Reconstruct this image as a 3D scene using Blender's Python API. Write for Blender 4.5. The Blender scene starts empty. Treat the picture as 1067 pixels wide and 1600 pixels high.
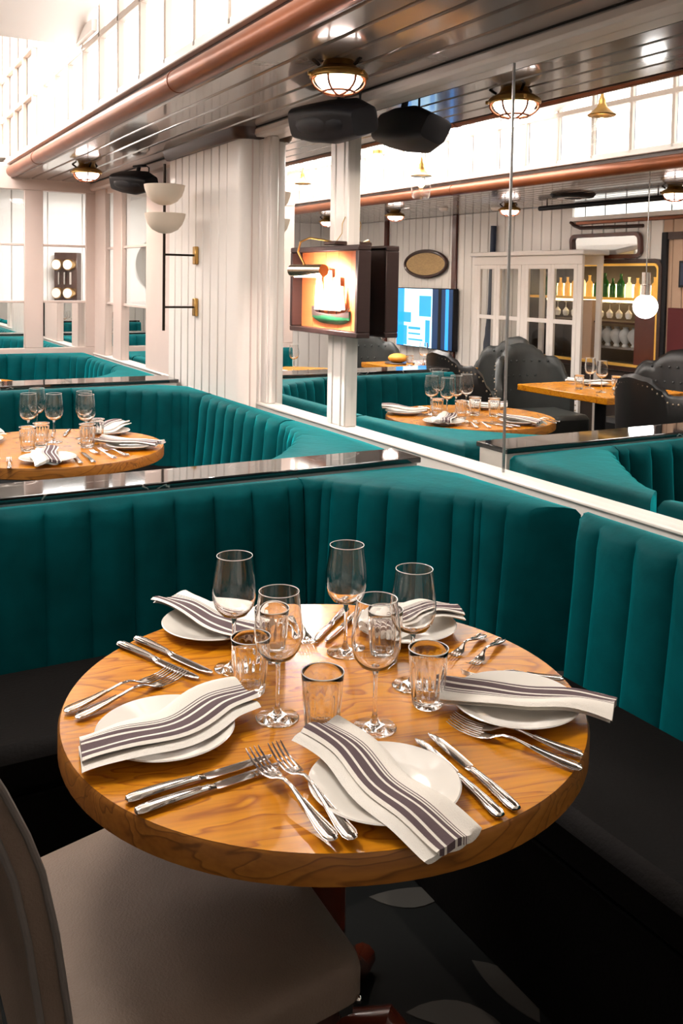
import bpy, bmesh, math, random
from mathutils import Vector, Matrix
from math import sin, cos, pi, radians as RD

rnd = random.Random(7)
SC = bpy.context.scene
COL = SC.collection

# ------------------------------------------------------------------ camera, world, light, exposure
cam_d = bpy.data.cameras.new('camera')
cam = bpy.data.objects.new('camera', cam_d); COL.objects.link(cam)
F_PX, YP = 1421.5, 514.9
cam_d.sensor_fit = 'VERTICAL'; cam_d.sensor_height = 36.0
cam_d.lens = F_PX / 1600 * 36.0
cam_d.shift_y = -(800 - YP) / 1600
cam_d.clip_start = .02
_R = Vector((0.87091518, -0.49113329, 0.01717091)); _U = Vector((0.01129535, 0.05493656, 0.99842596)); _F = Vector((0.49130353, 0.86935037, -0.05339261))
cam.matrix_world = Matrix(((_R.x, _U.x, -_F.x, -.75457), (_R.y, _U.y, -_F.y, -1.37103), (_R.z, _U.z, -_F.z, 1.47675), (0, 0, 0, 1)))
SC.camera = cam
w = bpy.data.worlds.new('world'); SC.world = w; w.use_nodes = True
w.node_tree.nodes['Background'].inputs[0].default_value = (.8, .85, 1, 1)
w.node_tree.nodes['Background'].inputs[1].default_value = .25
PANE_E = 2.8
SKY_E = 12.0         # skylight panes in the high ceiling          # daylight glow of the clerestory panes
LAMP_W = 15.0          # bulkhead lamps
def area(name, loc, look, sx, sy, e, col):
    d = bpy.data.lights.new(name, 'AREA'); d.shape = 'RECTANGLE'; d.size = sx; d.size_y = sy; d.energy = e; d.color = col
    o = bpy.data.objects.new(name, d); COL.objects.link(o); o.location = loc
    o.rotation_euler = (Vector(look) - Vector(loc)).to_track_quat('-Z', 'Y').to_euler()
area('aisle_fill_light', (-.62, 1.05, 2.9), (.05, .1, .75), .7, .8, 38, (1, .93, .85))  # added fill lamp out of view, brightens the table from above
area('rear_wall_fill', (-1.0, -1.3, 2.7), (-1.0, -3.0, 1.6), 1.2, .3, 12, (1, .96, .9))        # added lamp, brightens the wall behind the camera
area('side_room_fill', (1.6, 6.9, 2.28), (1.6, 7.1, 0), 1.6, .7, 70, (1, .98, .96))  # added lamp that whitens the made-up side room
vs = SC.view_settings
vs.view_transform = 'Standard'; vs.look = 'None'; vs.gamma = 1; vs.use_curve_mapping = False
vs.exposure = 0.35
cy = SC.cycles
cy.max_bounces = 14; cy.diffuse_bounces = 4; cy.glossy_bounces = 8; cy.transmission_bounces = 12; cy.transparent_max_bounces = 24
cy.sample_clamp_indirect = 5.0

# ------------------------------------------------------------------ materials
def mat(name, col, rough=.5, metal=0, spec=.5, emis=None, es=0, sheen=0, coat=0, trans=0, ior=1.45, bump=0, bscale=60, var=0, vscale=6, stretch=None):
    m = bpy.data.materials.new(name); m.use_nodes = True
    n = m.node_tree.nodes; l = m.node_tree.links; b = n['Principled BSDF']
    b.inputs['Base Color'].default_value = (*col, 1); b.inputs['Roughness'].default_value = rough
    b.inputs['Metallic'].default_value = metal; b.inputs['Specular IOR Level'].default_value = spec
    b.inputs['IOR'].default_value = ior
    if emis: b.inputs['Emission Color'].default_value = (*emis, 1); b.inputs['Emission Strength'].default_value = es
    if sheen:
        b.inputs['Sheen Weight'].default_value = sheen; b.inputs['Sheen Roughness'].default_value = .35
        b.inputs['Sheen Tint'].default_value = (.0, .60, .66, 1)
    if coat: b.inputs['Coat Weight'].default_value = coat; b.inputs['Coat Roughness'].default_value = .06
    if trans: b.inputs['Transmission Weight'].default_value = trans
    tc = n.new('ShaderNodeTexCoord'); mp = n.new('ShaderNodeMapping'); l.new(tc.outputs['Object'], mp.inputs[0])
    if stretch: mp.inputs['Scale'].default_value = stretch
    if var:
        nz = n.new('ShaderNodeTexNoise'); nz.inputs['Scale'].default_value = vscale; nz.inputs['Detail'].default_value = 5
        l.new(mp.outputs[0], nz.inputs['Vector'])
        mx = n.new('ShaderNodeMix'); mx.data_type = 'RGBA'
        mx.inputs[6].default_value = (*[c * (1 - var) for c in col], 1); mx.inputs[7].default_value = (*[min(1, c * (1 + var)) for c in col], 1)
        l.new(nz.outputs[0], mx.inputs[0]); l.new(mx.outputs[2], b.inputs['Base Color'])
    if bump:
        nb = n.new('ShaderNodeTexNoise'); nb.inputs['Scale'].default_value = bscale; nb.inputs['Detail'].default_value = 4
        l.new(mp.outputs[0], nb.inputs['Vector'])
        bp = n.new('ShaderNodeBump'); bp.inputs['Strength'].default_value = bump; bp.inputs['Distance'].default_value = .01
        l.new(nb.outputs[0], bp.inputs['Height']); l.new(bp.outputs[0], b.inputs['Normal'])
    return m

M = {}
M['velvet'] = mat('teal_velvet', (.0, .060, .068), .6, spec=.06, sheen=.75, var=.5, vscale=9, bump=.12, bscale=40)
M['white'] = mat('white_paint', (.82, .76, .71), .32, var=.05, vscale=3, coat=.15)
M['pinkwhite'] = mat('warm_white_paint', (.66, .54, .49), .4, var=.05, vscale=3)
M['board'] = mat('white_board', (.84, .79, .74), .34, var=.06, vscale=4, coat=.15)
M['gloss'] = mat('gloss_ceiling_paint', (.25, .205, .18), .16, spec=.6, var=.15, vscale=2, bump=.05, bscale=6, coat=.5)
M['roofwhite'] = mat('roof_white', (.85, .80, .76), .5)
M['cream'] = mat('cream_glazing_bar', (.50, .42, .36), .5)
M['mirror'] = mat('mirror_silver', (.93, .94, .93), .0, metal=1)
M['dark'] = mat('black_plastic', (.008, .008, .010), .5, spec=.3)
M['seam'] = mat('dark_gap', (.02, .018, .016), .8)
M['seat'] = mat('dark_leather', (.004, .003, .0027), .65, spec=.12, bump=.1, bscale=120)
M['floor'] = mat('dark_floor', (.006, .007, .007), .65, spec=.2, var=.3)
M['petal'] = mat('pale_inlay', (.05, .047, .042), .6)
M['chrome'] = mat('polished_steel', (.72, .68, .64), .10, metal=1)
M['brass'] = mat('aged_brass', (.55, .33, .10), .28, metal=1, var=.4, vscale=30)
M['copper'] = mat('copper_rail', (.20, .055, .016), .38, metal=.5, var=.45, vscale=5, coat=.1)
M['porcelain'] = mat('porcelain', (.80, .76, .70), .14, coat=.5)
M['darkwood'] = mat('dark_wood', (.045, .018, .012), .35, var=.4, vscale=8, stretch=(1, 1, 8), coat=.2)
M['redwood'] = mat('mahogany', (.09, .018, .008), .22, var=.3, vscale=8, coat=.5)
M['leather'] = mat('taupe_leather', (.18, .130, .098), .55, spec=.25, var=.28, vscale=7, bump=.25, bscale=260)
M['leatheredge'] = mat('taupe_piping', (.16, .14, .125), .5)
M['chairblack'] = mat('black_chair_leather', (.014, .013, .013), .38, var=.3, vscale=10)
M['chairgrey'] = mat('charcoal_chair_leather', (.035, .038, .036), .42, var=.3, vscale=10)
M['nail'] = mat('nail_brass', (.5, .4, .3), .3, metal=1)
M['lamp'] = mat('frosted_lamp_glass', (1, .9, .85), .3, emis=(1, .86, .80), es=13)
M['nickel'] = mat('brushed_brass', (.62, .50, .36), .22, metal=1)
M['tube'] = mat('picture_lamp_tube', (1, .9, .8), .3, emis=(1, .80, .72), es=560)
M['bulb'] = mat('warm_bulb', (1, .8, .5), .3, emis=(1, .62, .25), es=20)
M['globe'] = mat('opal_globe', (1, 1, 1), .3, emis=(1, .97, .95), es=6)
M['bowl'] = mat('cream_bowl', (.80, .70, .58), .45)
M['black_metal'] = mat('dark_bronze', (.03, .02, .014), .4, metal=.8)
M['glass'] = mat('clear_glass', (1, 1, 1), .0, trans=1, ior=1.46)
M['tan'] = mat('tan_boards', (.5, .34, .24), .5)
M['red'] = mat('red_panel', (.10, .005, .008), .5)
M['oar'] = mat('navy_oar', (.012, .025, .06), .4)
M['boxwood'] = mat('box_wood', (.03, .013, .011), .45, var=.3, vscale=10, stretch=(1, 1, 10))
M['orange'] = mat('orange_backboard', (.62, .17, .05), .5, var=.15, vscale=6, stretch=(1, 1, 6))
M['sail'] = mat('sail_white', (.9, .85, .78), .7)
M['hull'] = mat('green_hull', (.02, .16, .07), .4)
M['hulltop'] = mat('hull_dark', (.07, .05, .05), .4)
M['gold'] = mat('gold_trim', (.65, .38, .08), .3, metal=.8, emis=(1, .5, .1), es=.25)  # warm light put into the metal as a faint glow
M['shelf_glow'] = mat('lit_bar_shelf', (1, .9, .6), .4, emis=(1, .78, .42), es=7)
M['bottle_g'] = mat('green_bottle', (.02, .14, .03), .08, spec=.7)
M['bottle_a'] = mat('amber_bottle', (.55, .26, .04), .08, spec=.7, emis=(1, .5, .1), es=.5)  # backlit look put into the bottle as its own glow
M['bottle_c'] = mat('pale_bottle', (.85, .8, .6), .08, spec=.7, emis=(1, .8, .4), es=.6)  # glows by itself too, standing in for light from behind
M['greyvase'] = mat('pale_grey_ceramic', (.55, .55, .54), .3)
M['steel'] = mat('bar_steel', (.5, .5, .5), .25, metal=.9)
M['tanplaque'] = mat('plaque_tan', (.50, .33, .15), .6, var=.35, vscale=25)
M['bread'] = mat('bread_crust', (.70, .33, .05), .55, var=.3, vscale=20)
M['screen'] = mat('screen_blue', (.02, .12, .4), .3, emis=(.03, .36, 1.0), es=1.2)
M['screenw'] = mat('screen_pale', (.5, .8, 1), .3, emis=(.55, .85, 1.0), es=1.4)
M['screend'] = mat('screen_dark', (.005, .02, .06), .3, emis=(.01, .035, .1), es=1)
M['darkroom'] = mat('bar_dark', (.05, .035, .028), .6, var=.4, vscale=5)
M['plant'] = mat('plant_green', (.02, .06, .02), .5)

def marble():
    m = mat('black_marble', (.012, .011, .011), .04, spec=.8, coat=.6)
    n = m.node_tree.nodes; l = m.node_tree.links; b = n['Principled BSDF']; tc = n['Texture Coordinate']
    nz = n.new('ShaderNodeTexNoise'); nz.inputs['Scale'].default_value = 2.2; nz.inputs['Detail'].default_value = 6; nz.inputs['Distortion'].default_value = 1.3
    l.new(tc.outputs['Object'], nz.inputs['Vector'])
    r = n.new('ShaderNodeValToRGB'); e = r.color_ramp.elements
    e[0].position = .492; e[0].color = (.012, .011, .011, 1); e[1].position = .50; e[1].color = (.42, .38, .35, 1)
    k = r.color_ramp.elements.new(.508); k.color = (.012, .011, .011, 1)
    l.new(nz.outputs[0], r.inputs[0]); l.new(r.outputs[0], b.inputs['Base Color'])
    return m
M['marble'] = marble()

def wood(name, c1, c2, c3, rough):
    m = mat(name, c1, rough, coat=.06, spec=.4); n = m.node_tree.nodes; l = m.node_tree.links; b = n['Principled BSDF']
    mp = n['Mapping']; mp.inputs['Scale'].default_value = (1.3, 5.0, 5.0); mp.inputs['Rotation'].default_value = (0, 0, RD(12))
    nz = n.new('ShaderNodeTexNoise'); nz.inputs['Scale'].default_value = 1.5; nz.inputs['Detail'].default_value = 3; nz.inputs['Roughness'].default_value = .45; nz.inputs['Distortion'].default_value = .7
    l.new(mp.outputs[0], nz.inputs['Vector'])
    mu = n.new('ShaderNodeMath'); mu.operation = 'MULTIPLY'; mu.inputs[1].default_value = 15; l.new(nz.outputs[0], mu.inputs[0])
    fr = n.new('ShaderNodeMath'); fr.operation = 'FRACT'; l.new(mu.outputs[0], fr.inputs[0])
    r = n.new('ShaderNodeValToRGB'); e = r.color_ramp.elements
    e[0].position = 0; e[0].color = (*c1, 1); e[1].position = 1; e[1].color = (*c1, 1)
    k = e.new(.72); k.color = (*c2, 1); k = e.new(.90); k.color = (*c3, 1)
    l.new(fr.outputs[0], r.inputs[0])
    fine = n.new('ShaderNodeTexNoise'); fine.inputs['Scale'].default_value = 9; fine.inputs['Detail'].default_value = 6
    mp2 = n.new('ShaderNodeMapping'); mp2.inputs['Scale'].default_value = (1, 14, 14); mp2.inputs['Rotation'].default_value = (0, 0, RD(12))
    l.new(n['Texture Coordinate'].outputs['Object'], mp2.inputs[0]); l.new(mp2.outputs[0], fine.inputs['Vector'])
    mx = n.new('ShaderNodeMix'); mx.data_type = 'RGBA'; mx.blend_type = 'MULTIPLY'; mx.inputs[0].default_value = .55
    r2 = n.new('ShaderNodeValToRGB'); r2.color_ramp.elements[0].position = .3; r2.color_ramp.elements[0].color = (.62, .58, .5, 1); r2.color_ramp.elements[1].position = .6
    l.new(fine.outputs[0], r2.inputs[0]); l.new(r.outputs[0], mx.inputs[6]); l.new(r2.outputs[0], mx.inputs[7]); l.new(mx.outputs[2], b.inputs['Base Color'])
    return m
M['wood'] = wood('honey_wood', (.62, .245, .008), (.53, .190, .006), (.34, .100, .004), .26)
M['woodedge'] = wood('honey_wood_edge', (.36, .14, .022), (.30, .11, .016), (.17, .058, .008), .38)

def linen():
    m = mat('striped_linen', (.82, .78, .72), .85, spec=.2, bump=.25, bscale=500)
    n = m.node_tree.nodes; l = m.node_tree.links; b = n['Principled BSDF']
    uv = n.new('ShaderNodeUVMap'); sp = n.new('ShaderNodeSeparateXYZ'); l.new(uv.outputs[0], sp.inputs[0])
    r = n.new('ShaderNodeValToRGB'); r.color_ramp.interpolation = 'CONSTANT'
    W_, P_ = (.82, .77, .70, 1), (.125, .088, .096, 1)
    st = [(0, W_), (.06, P_), (.17, W_), (.22, P_), (.40, W_), (.45, P_), (.54, W_), (.575, P_), (.60, W_), (.63, P_), (.65, W_)]
    e = r.color_ramp.elements; e[0].position = 0; e[0].color = W_; e[1].position = st[1][0]; e[1].color = P_
    for p_, c_ in st[2:]: k = e.new(p_); k.color = c_
    l.new(sp.outputs[0], r.inputs[0]); l.new(r.outputs[0], b.inputs['Base Color'])
    return m
M['linen'] = linen()
M['linenw'] = mat('plain_linen', (.80, .76, .70), .85, spec=.2, bump=.25, bscale=500)

def thin_glass():
    m = bpy.data.materials.new('thin_glass'); m.use_nodes = True; n = m.node_tree.nodes; l = m.node_tree.links
    n.clear(); o = n.new('ShaderNodeOutputMaterial'); mx = n.new('ShaderNodeMixShader')
    t = n.new('ShaderNodeBsdfTransparent'); t.inputs[0].default_value = (.96, .965, .96, 1)
    g = n.new('ShaderNodeBsdfGlossy'); g.inputs['Roughness'].default_value = .0
    lw = n.new('ShaderNodeLayerWeight'); lw.inputs[0].default_value = .5
    pw = n.new('ShaderNodeMath'); pw.operation = 'POWER'; pw.inputs[1].default_value = 4.0; l.new(lw.outputs['Facing'], pw.inputs[0])
    f = n.new('ShaderNodeMath'); f.operation = 'MULTIPLY_ADD'; f.inputs[1].default_value = .80; f.inputs[2].default_value = .035; f.use_clamp = True; l.new(pw.outputs[0], f.inputs[0])
    l.new(f.outputs[0], mx.inputs[0]); l.new(t.outputs[0], mx.inputs[1]); l.new(g.outputs[0], mx.inputs[2]); l.new(mx.outputs[0], o.inputs[0])
    return m
M['thin'] = thin_glass()

def pane_mat(name, col, s):
    return mat(name, (.8, .78, .75), .5, emis=col, es=s)
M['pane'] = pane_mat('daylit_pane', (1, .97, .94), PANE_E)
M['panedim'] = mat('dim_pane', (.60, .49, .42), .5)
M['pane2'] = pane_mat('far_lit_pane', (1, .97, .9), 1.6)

# ------------------------------------------------------------------ geometry helpers
class MB:
    def __init__(s): s.v = []; s.f = []; s.uv = {}
    def add(s, vs_, fs):
        o = len(s.v); s.v += [tuple(a) for a in vs_]; s.f += [tuple(i + o for i in f) for f in fs]; return o
    def box(s, x0, x1, y0, y1, z0, z1, b=0, rot=None):
        c = Vector(((x0 + x1) / 2, (y0 + y1) / 2, (z0 + z1) / 2)); h = ((x1 - x0) / 2, (y1 - y0) / 2, (z1 - z0) / 2)
        if b <= 0:
            vv = [Vector((h[0] * i, h[1] * j, h[2] * k)) for i in (-1, 1) for j in (-1, 1) for k in (-1, 1)]
            ff = [(0, 1, 3, 2), (4, 6, 7, 5), (0, 4, 5, 1), (2, 3, 7, 6), (0, 2, 6, 4), (1, 5, 7, 3)]
        else:
            b = min(b, *[q * .9 for q in h]); bm = bmesh.new()
            for i in (-1, 1):
                for j in (-1, 1):
                    for k in (-1, 1):
                        bm.verts.new((i * h[0], j * (h[1] - b), k * (h[2] - b))); bm.verts.new((i * (h[0] - b), j * h[1], k * (h[2] - b))); bm.verts.new((i * (h[0] - b), j * (h[1] - b), k * h[2]))
            bmesh.ops.convex_hull(bm, input=bm.verts); bmesh.ops.dissolve_limit(bm, angle_limit=.02, verts=bm.verts, edges=bm.edges)
            bm.verts.index_update(); vv = [v.co.copy() for v in bm.verts]; ff = [[v.index for v in f.verts] for f in bm.faces]; bm.free()
        if rot is not None: vv = [rot @ v for v in vv]
        s.add([v + c for v in vv], ff); return s
    def loft(s, rings, close=True, cap=True):
        n = len(rings[0]); o = s.add([p for r in rings for p in r], [])
        for i in range(len(rings) - 1):
            for j in range(n if close else n - 1):
                k = (j + 1) % n; s.f.append((o + i * n + j, o + i * n + k, o + (i + 1) * n + k, o + (i + 1) * n + j))
        if cap: s.f.append(tuple(o + j for j in range(n))[::-1]); s.f.append(tuple(o + (len(rings) - 1) * n + j for j in range(n)))
        return s
    def lathe(s, prof, n=24, c=(0, 0, 0), cap=False, mod=None, flip=False):
        rings = []
        for r, z in prof:
            rings.append([(c[0] + (r * (mod(k / n, z) if mod else 1)) * cos(2 * pi * k / n), c[1] + (r * (mod(k / n, z) if mod else 1)) * sin(2 * pi * k / n), c[2] + z) for k in range(n)])
        return s.loft(rings, True, cap)
    def tube(s, pts, r, n=8, cap=True):
        pts = [Vector(p) for p in pts]; rr = r if isinstance(r, (list, tuple)) else [r] * len(pts); rings = []
        up = None
        for i, p in enumerate(pts):
            t = (pts[min(i + 1, len(pts) - 1)] - pts[max(i - 1, 0)]).normalized()
            if up is None: up = t.orthogonal().normalized()
            up = (up - t * up.dot(t)).normalized(); sd = t.cross(up)
            rings.append([p + rr[i] * (cos(2 * pi * k / n) * up + sin(2 * pi * k / n) * sd) for k in range(n)])
        return s.loft(rings, True, cap)
    def ball(s, c, r, n=16, sc=(1, 1, 1), z0=-1, z1=1):
        m = max(4, n // 2); prof = []
        a0, a1 = math.asin(z0), math.asin(z1)
        for i in range(m + 1):
            a = a0 + (a1 - a0) * i / m; prof.append((max(r * cos(a), 1e-5), r * sin(a)))
        o = len(s.v); s.lathe(prof, n, (0, 0, 0))
        s.v[o:] = [(x * sc[0] + c[0], y * sc[1] + c[1], z * sc[2] + c[2]) for x, y, z in s.v[o:]]; return s
    def mesh(s, name, m, ang=38):
        me = bpy.data.meshes.new(name); me.from_pydata(s.v, [], s.f)
        if s.uv:
            u = me.uv_layers.new(name='UVMap')
            for lp in me.loops: u.data[lp.index].uv = s.uv.get(lp.vertex_index, (0, 0))
        me.polygons.foreach_set('use_smooth', [True] * len(me.polygons)); me.materials.append(M[m] if isinstance(m, str) else m)
        bm = bmesh.new(); bm.from_mesh(me); bmesh.ops.recalc_face_normals(bm, faces=bm.faces); bm.to_mesh(me); bm.free()
        me.set_sharp_from_angle(angle=RD(ang)); me.update(); return me
    def build(s, name, m, parent=None, loc=None, rz=0, ang=38):
        return put(name, s.mesh(name, m, ang), parent, loc, rz)

def put(name, me, parent=None, loc=None, rz=0):
    o = bpy.data.objects.new(name, me); COL.objects.link(o)
    if parent: o.parent = parent
    if loc is not None: o.location = loc
    if rz: o.rotation_euler.z = rz
    return o
def tag(o, label=None, cat=None, group=None, kind=None):
    if label: o['label'] = label
    if cat: o['category'] = cat
    if group: o['group'] = group
    if kind: o['kind'] = kind
    return o
def thing(name, label, cat, loc=(0, 0, 0), rz=0, group=None):
    o = bpy.data.objects.new(name, None); COL.objects.link(o); o.location = loc; o.rotation_euler = (0, 0, rz); o.empty_display_size = .1
    return tag(o, label, cat, group)
def struct(name, label=None):
    o = bpy.data.objects.new(name, None); COL.objects.link(o); o['kind'] = 'structure'
    if label: o['label'] = label
    return o
def dup(o, loc=None, rz=None, label=None, group=None, parent=None):
    c = o.copy(); COL.objects.link(c)
    if parent: c.parent = parent
    if loc is not None: c.location = loc
    if rz is not None: c.rotation_euler = (0, 0, rz)
    if label: c['label'] = label
    if group: c['group'] = group
    for ch in list(o.children): dup(ch, parent=c)
    return c
used = set()
def first(proto, loc, rz, label, group=None):
    if proto.name in used: return dup(proto, loc, rz, label, group)
    used.add(proto.name); proto.location = loc; proto.rotation_euler = (0, 0, rz); proto['label'] = label
    if group: proto['group'] = group
    return proto

# ------------------------------------------------------------------ the room
XM = 1.185; ZC = 2.235; YE = 6.15; YB = -3.0; XW = -3.0; YF = 9.5
fl = MB().box(XW, 1.5, YB, YF, -.05, 0).build('floor', 'floor'); tag(fl, kind='structure')
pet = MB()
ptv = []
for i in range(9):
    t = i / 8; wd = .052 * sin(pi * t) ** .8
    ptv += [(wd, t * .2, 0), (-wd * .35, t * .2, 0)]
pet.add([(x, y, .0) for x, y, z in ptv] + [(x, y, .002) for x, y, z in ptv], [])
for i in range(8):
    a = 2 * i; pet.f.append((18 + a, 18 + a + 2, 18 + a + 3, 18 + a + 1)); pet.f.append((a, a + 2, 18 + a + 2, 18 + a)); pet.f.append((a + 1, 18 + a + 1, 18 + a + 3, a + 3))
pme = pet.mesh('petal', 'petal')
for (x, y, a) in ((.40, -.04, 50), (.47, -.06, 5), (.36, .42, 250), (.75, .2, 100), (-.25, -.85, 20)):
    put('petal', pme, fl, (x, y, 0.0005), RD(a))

def boards(parent, axis, const, a0, a1, z0, z1, pitch=.14, th=.02, m='board', sgn=1, name='board'):
    """upright tongue-and-groove boards along x or y; each one its own piece"""
    n = max(1, round((a1 - a0) / pitch)); p = (a1 - a0) / n; g = .006
    mb = MB()
    if axis == 'y': mb.box(0 if sgn > 0 else -th, th if sgn > 0 else 0, g / 2, p - g / 2, 0, z1 - z0, .006)
    else: mb.box(g / 2, p - g / 2, 0 if sgn > 0 else -th, th if sgn > 0 else 0, 0, z1 - z0, .006)
    me = mb.mesh(name, m)
    for i in range(n):
        put(name, me, parent, (const, a0 + i * p, z0) if axis == 'y' else (a0 + i * p, const, z0))

# mirror wall on the right
wr = struct('wall_right')
MB().box(XM + .012, XM + .15, YB, 4.70, 0, 3.6).build('wall_core', 'white', wr)
MB().box(XM + .012, XM + .06, 4.70, YE + .1, 0, 1.265).build('wall_core', 'white', wr); MB().box(XM + .012, XM + .06, 4.70, YE + .1, 2.14, 3.6).build('wall_core', 'white', wr)
MB().box(XM - .035, XM + .012, YB, 2.86, 0, .842, .003).build('apron', 'white', wr)
MB().box(XM - .035, XM + .012, 3.98, YE, 0, .842, .003).build('apron', 'white', wr)
MB().box(XM - .045, XM + .01, YB, 2.86, .838, .853, .005).build('sill', 'white', wr)
MB().box(XM - .045, XM + .01, 3.98, YE, .838, .853, .005).build('sill', 'white', wr)
def pane(y0, y1, z0, z1, x=XM):
    MB().box(x + .001, x + .011, y0, y1, z0, z1).build('mirror_pane', 'mirror', wr)
pane(2.135, 2.76, .853, 2.19)
pane(.960, 1.97, .853, 2.19); pane(YB + .02, .957, .853, 2.19)
MB().box(XM - .004, XM + .002, .9565, .9605, .853, 2.19).build('mirror_joint', 'steel', wr)
for (y0, y1, x0) in ((2.76, 2.87, XM - .02), (1.97, 2.13, XM - .03), (5.36, 5.59, XM - .03), (4.2, 4.76, XM - .03), (5.82, YE, XM - .03)):
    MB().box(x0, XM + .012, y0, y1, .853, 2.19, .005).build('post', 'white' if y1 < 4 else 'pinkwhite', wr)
MB().box(XM - .035, XM, 2.0, 2.025, .853, 2.19, .004).build('bead', 'white', wr); MB().box(XM - .035, XM, 2.075, 2.10, .853, 2.19, .004).build('bead', 'white', wr)
MB().box(XM - .03, XM, 2.775, 2.80, .853, 2.19, .006).build('bead', 'white', wr)
for (y0, y1) in ((4.76, 5.36), (5.59, 5.82)):
    pane(y0, y1, .853, 1.27)
    for (za, zb) in ((1.28, 1.69), (1.71, 2.14)): MB().box(XM + .002, XM + .006, y0, y1, za, zb).build('window_glass', 'thin', wr)
    MB().box(XM - .014, XM + .002, y0, y1, 2.13, 2.19).build('rail', 'pinkwhite', wr)
    for z in (1.27, 1.70): MB().box(XM - .014, XM + .002, y0, y1, z - .010, z + .010, .003).build('rail', 'pinkwhite', wr)
MB().box(XM - .075, XM + .012, YB, 2.90, 2.19, ZC, .012).build('top_trim', 'white', wr)
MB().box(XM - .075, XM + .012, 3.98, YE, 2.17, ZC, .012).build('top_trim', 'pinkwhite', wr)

# column with rounded corner
co = struct('column')
tag(co, 'white boarded column with a rounded corner and dark crown against the mirror wall')
CX = 1.055
MB().box(CX + .022, XM + .02, 2.93, 3.98, 0, ZC).build('core', 'seam', co)
boards(co, 'y', CX, 3.06, 3.98, .80, 2.185, .115, .022)
cr = []
for z in (0.0, 2.185):
    r = .13; ring = [(XM + .02, 2.875, z)]
    for k in range(9):
        a = pi / 2 * k / 8; ring.append((CX + .05 - .05 * sin(a), 2.875 + .05 - .05 * cos(a), z))
    ring += [(CX, 3.058, z), (CX + .025, 3.058, z), (XM + .02, 3.0, z)]; cr.append(ring)
MB().loft(cr).build('rounded_corner', 'board', co)
MB().box(CX + .055, CX + .061, 2.868, 2.876, .8, 2.185).build('groove_strip', 'pinkwhite', co)
MB().box(XM - .035, XM, 2.855, 2.90, .8, 2.19, .006).build('corner_bead', 'white', co)
cc = []
for z, e in ((2.18, .018), (2.195, .03), (2.235, .045)):
    ring = [(XM, 2.875 - e, z), (CX + .07, 2.875 - e, z)]
    for k in range(5): a = pi / 2 * k / 4; ring.append((CX + .05 - (.05 + e) * sin(a), 2.93 - (.055 + e) * cos(a), z))
    ring += [(CX - e, 3.98, z), (XM, 3.98, z)]; cc.append(ring)
MB().loft(cc).build('crown', 'darkwood', co)

# glossy plank soffits on both sides of the aisle
def soffit(name, x0, x1, y0, y1, lab):
    s = struct(name, lab)
    n = round((x1 - x0) / .112); p = (x1 - x0) / n
    me = MB().box(.004, p - .004, 0, y1 - y0, 0, .02, .007).mesh('plank', 'gloss')
    for i in range(n): put('plank', me, s, (x0 + i * p, y0, ZC))
    MB().box(x0, x1, y0, y1, ZC + .012, ZC + .10).build('backing', 'seam', s)
    return s
soffit('ceiling', .53, 1.115, YB, YE, 'glossy painted plank soffit over the booths')
MB().box(1.11, 1.2, YB, YE, ZC, ZC + .1).build('edge', 'seam', bpy.data.objects['ceiling'])
soffit('ceiling_opposite', XW, -1.60, YB, YF, 'glossy plank soffit across the aisle, seen in the mirror')

def rail(name, x, z, y0, y1, lab):
    t = thing(name, lab, 'rail', (x, y0, z))
    pts = [(0, 0 + (y1 - y0) * i / 24, 0) for i in range(25)]
    MB().tube(pts, .045, 20).build('tube', 'copper', t)
    for y in (2.4, 5.2, 8.0):
        if y < y1 - y0: MB().tube([(0, y, 0), (0, y + .03, 0)], .0475, 20).build('joint_ring', 'copper', t)
    return t
rail('copper_rail', .485, 2.270, YB, 5.98, 'long round copper rail along the edge of the plank ceiling above the booths')
rail('copper_rail', -1.555, 2.270, YB, YF, 'round copper rail across the aisle, reflected in the big mirror')

def clerestory(name, x, sgn, y0, y1, lab):
    """sgn=+1: wall stands on +x side and faces -x"""
    s = struct(name, lab)
    xb = x + .05 * sgn
    MB().box(min(x, xb), max(x, xb), y0, y1, 2.345, 2.385, .004).build('bottom_trim', 'white', s)
    MB().box(min(x + .03 * sgn, xb), max(x + .03 * sgn, xb), y0, y1, 2.235, 2.35).build('shadow_board', 'darkwood', s)  # dark board stands in for the shaded gap above the rail
    MB().box(min(x, x + .035 * sgn), max(x, x + .035 * sgn), y0, y1, 2.70, 2.735, .004).build('rail_bar', 'cream', s)
    MB().box(min(x, x + .035 * sgn), max(x, x + .035 * sgn), y0, y1, 3.02, 3.055, .004).build('rail_bar', 'cream', s)
    mu = MB().box(0, .030, -.0125, .0125, 0, 1.25, .003).mesh('mullion', 'cream')
    P = {}
    for (za, zb) in ((2.385, 2.70), (2.735, 3.02), (3.055, 3.60)):
        for mm in ('pane', 'panedim'): P[(za, mm)] = MB().box(0, .006, -.1625, .1625, 0, zb - za).mesh('window_pane', mm)
    y = 3.38 - .35 * 18
    MB().box(min(x + .034 * sgn, xb), max(x + .034 * sgn, xb), y0, .23, 2.385, 3.6).build('light_block_panel', 'roofwhite', s)  # unseen stretch closed off to cut light from behind the camera
    while y < y1:
        if y < 0: y += .35; continue
        if y > y0:
            put('mullion', mu, s, (min(x, x + .030 * sgn), y, 2.36))
            for za in (2.385, 2.735, 3.055):
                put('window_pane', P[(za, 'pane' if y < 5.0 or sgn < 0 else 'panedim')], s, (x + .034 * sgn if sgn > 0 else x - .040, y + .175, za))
        y += .35
    return s
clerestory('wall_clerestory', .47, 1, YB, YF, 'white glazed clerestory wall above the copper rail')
clerestory('wall_clerestory_opposite', -1.545, -1, YB, YF, 'white glazed clerestory wall across the aisle, seen in the mirror')

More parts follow.
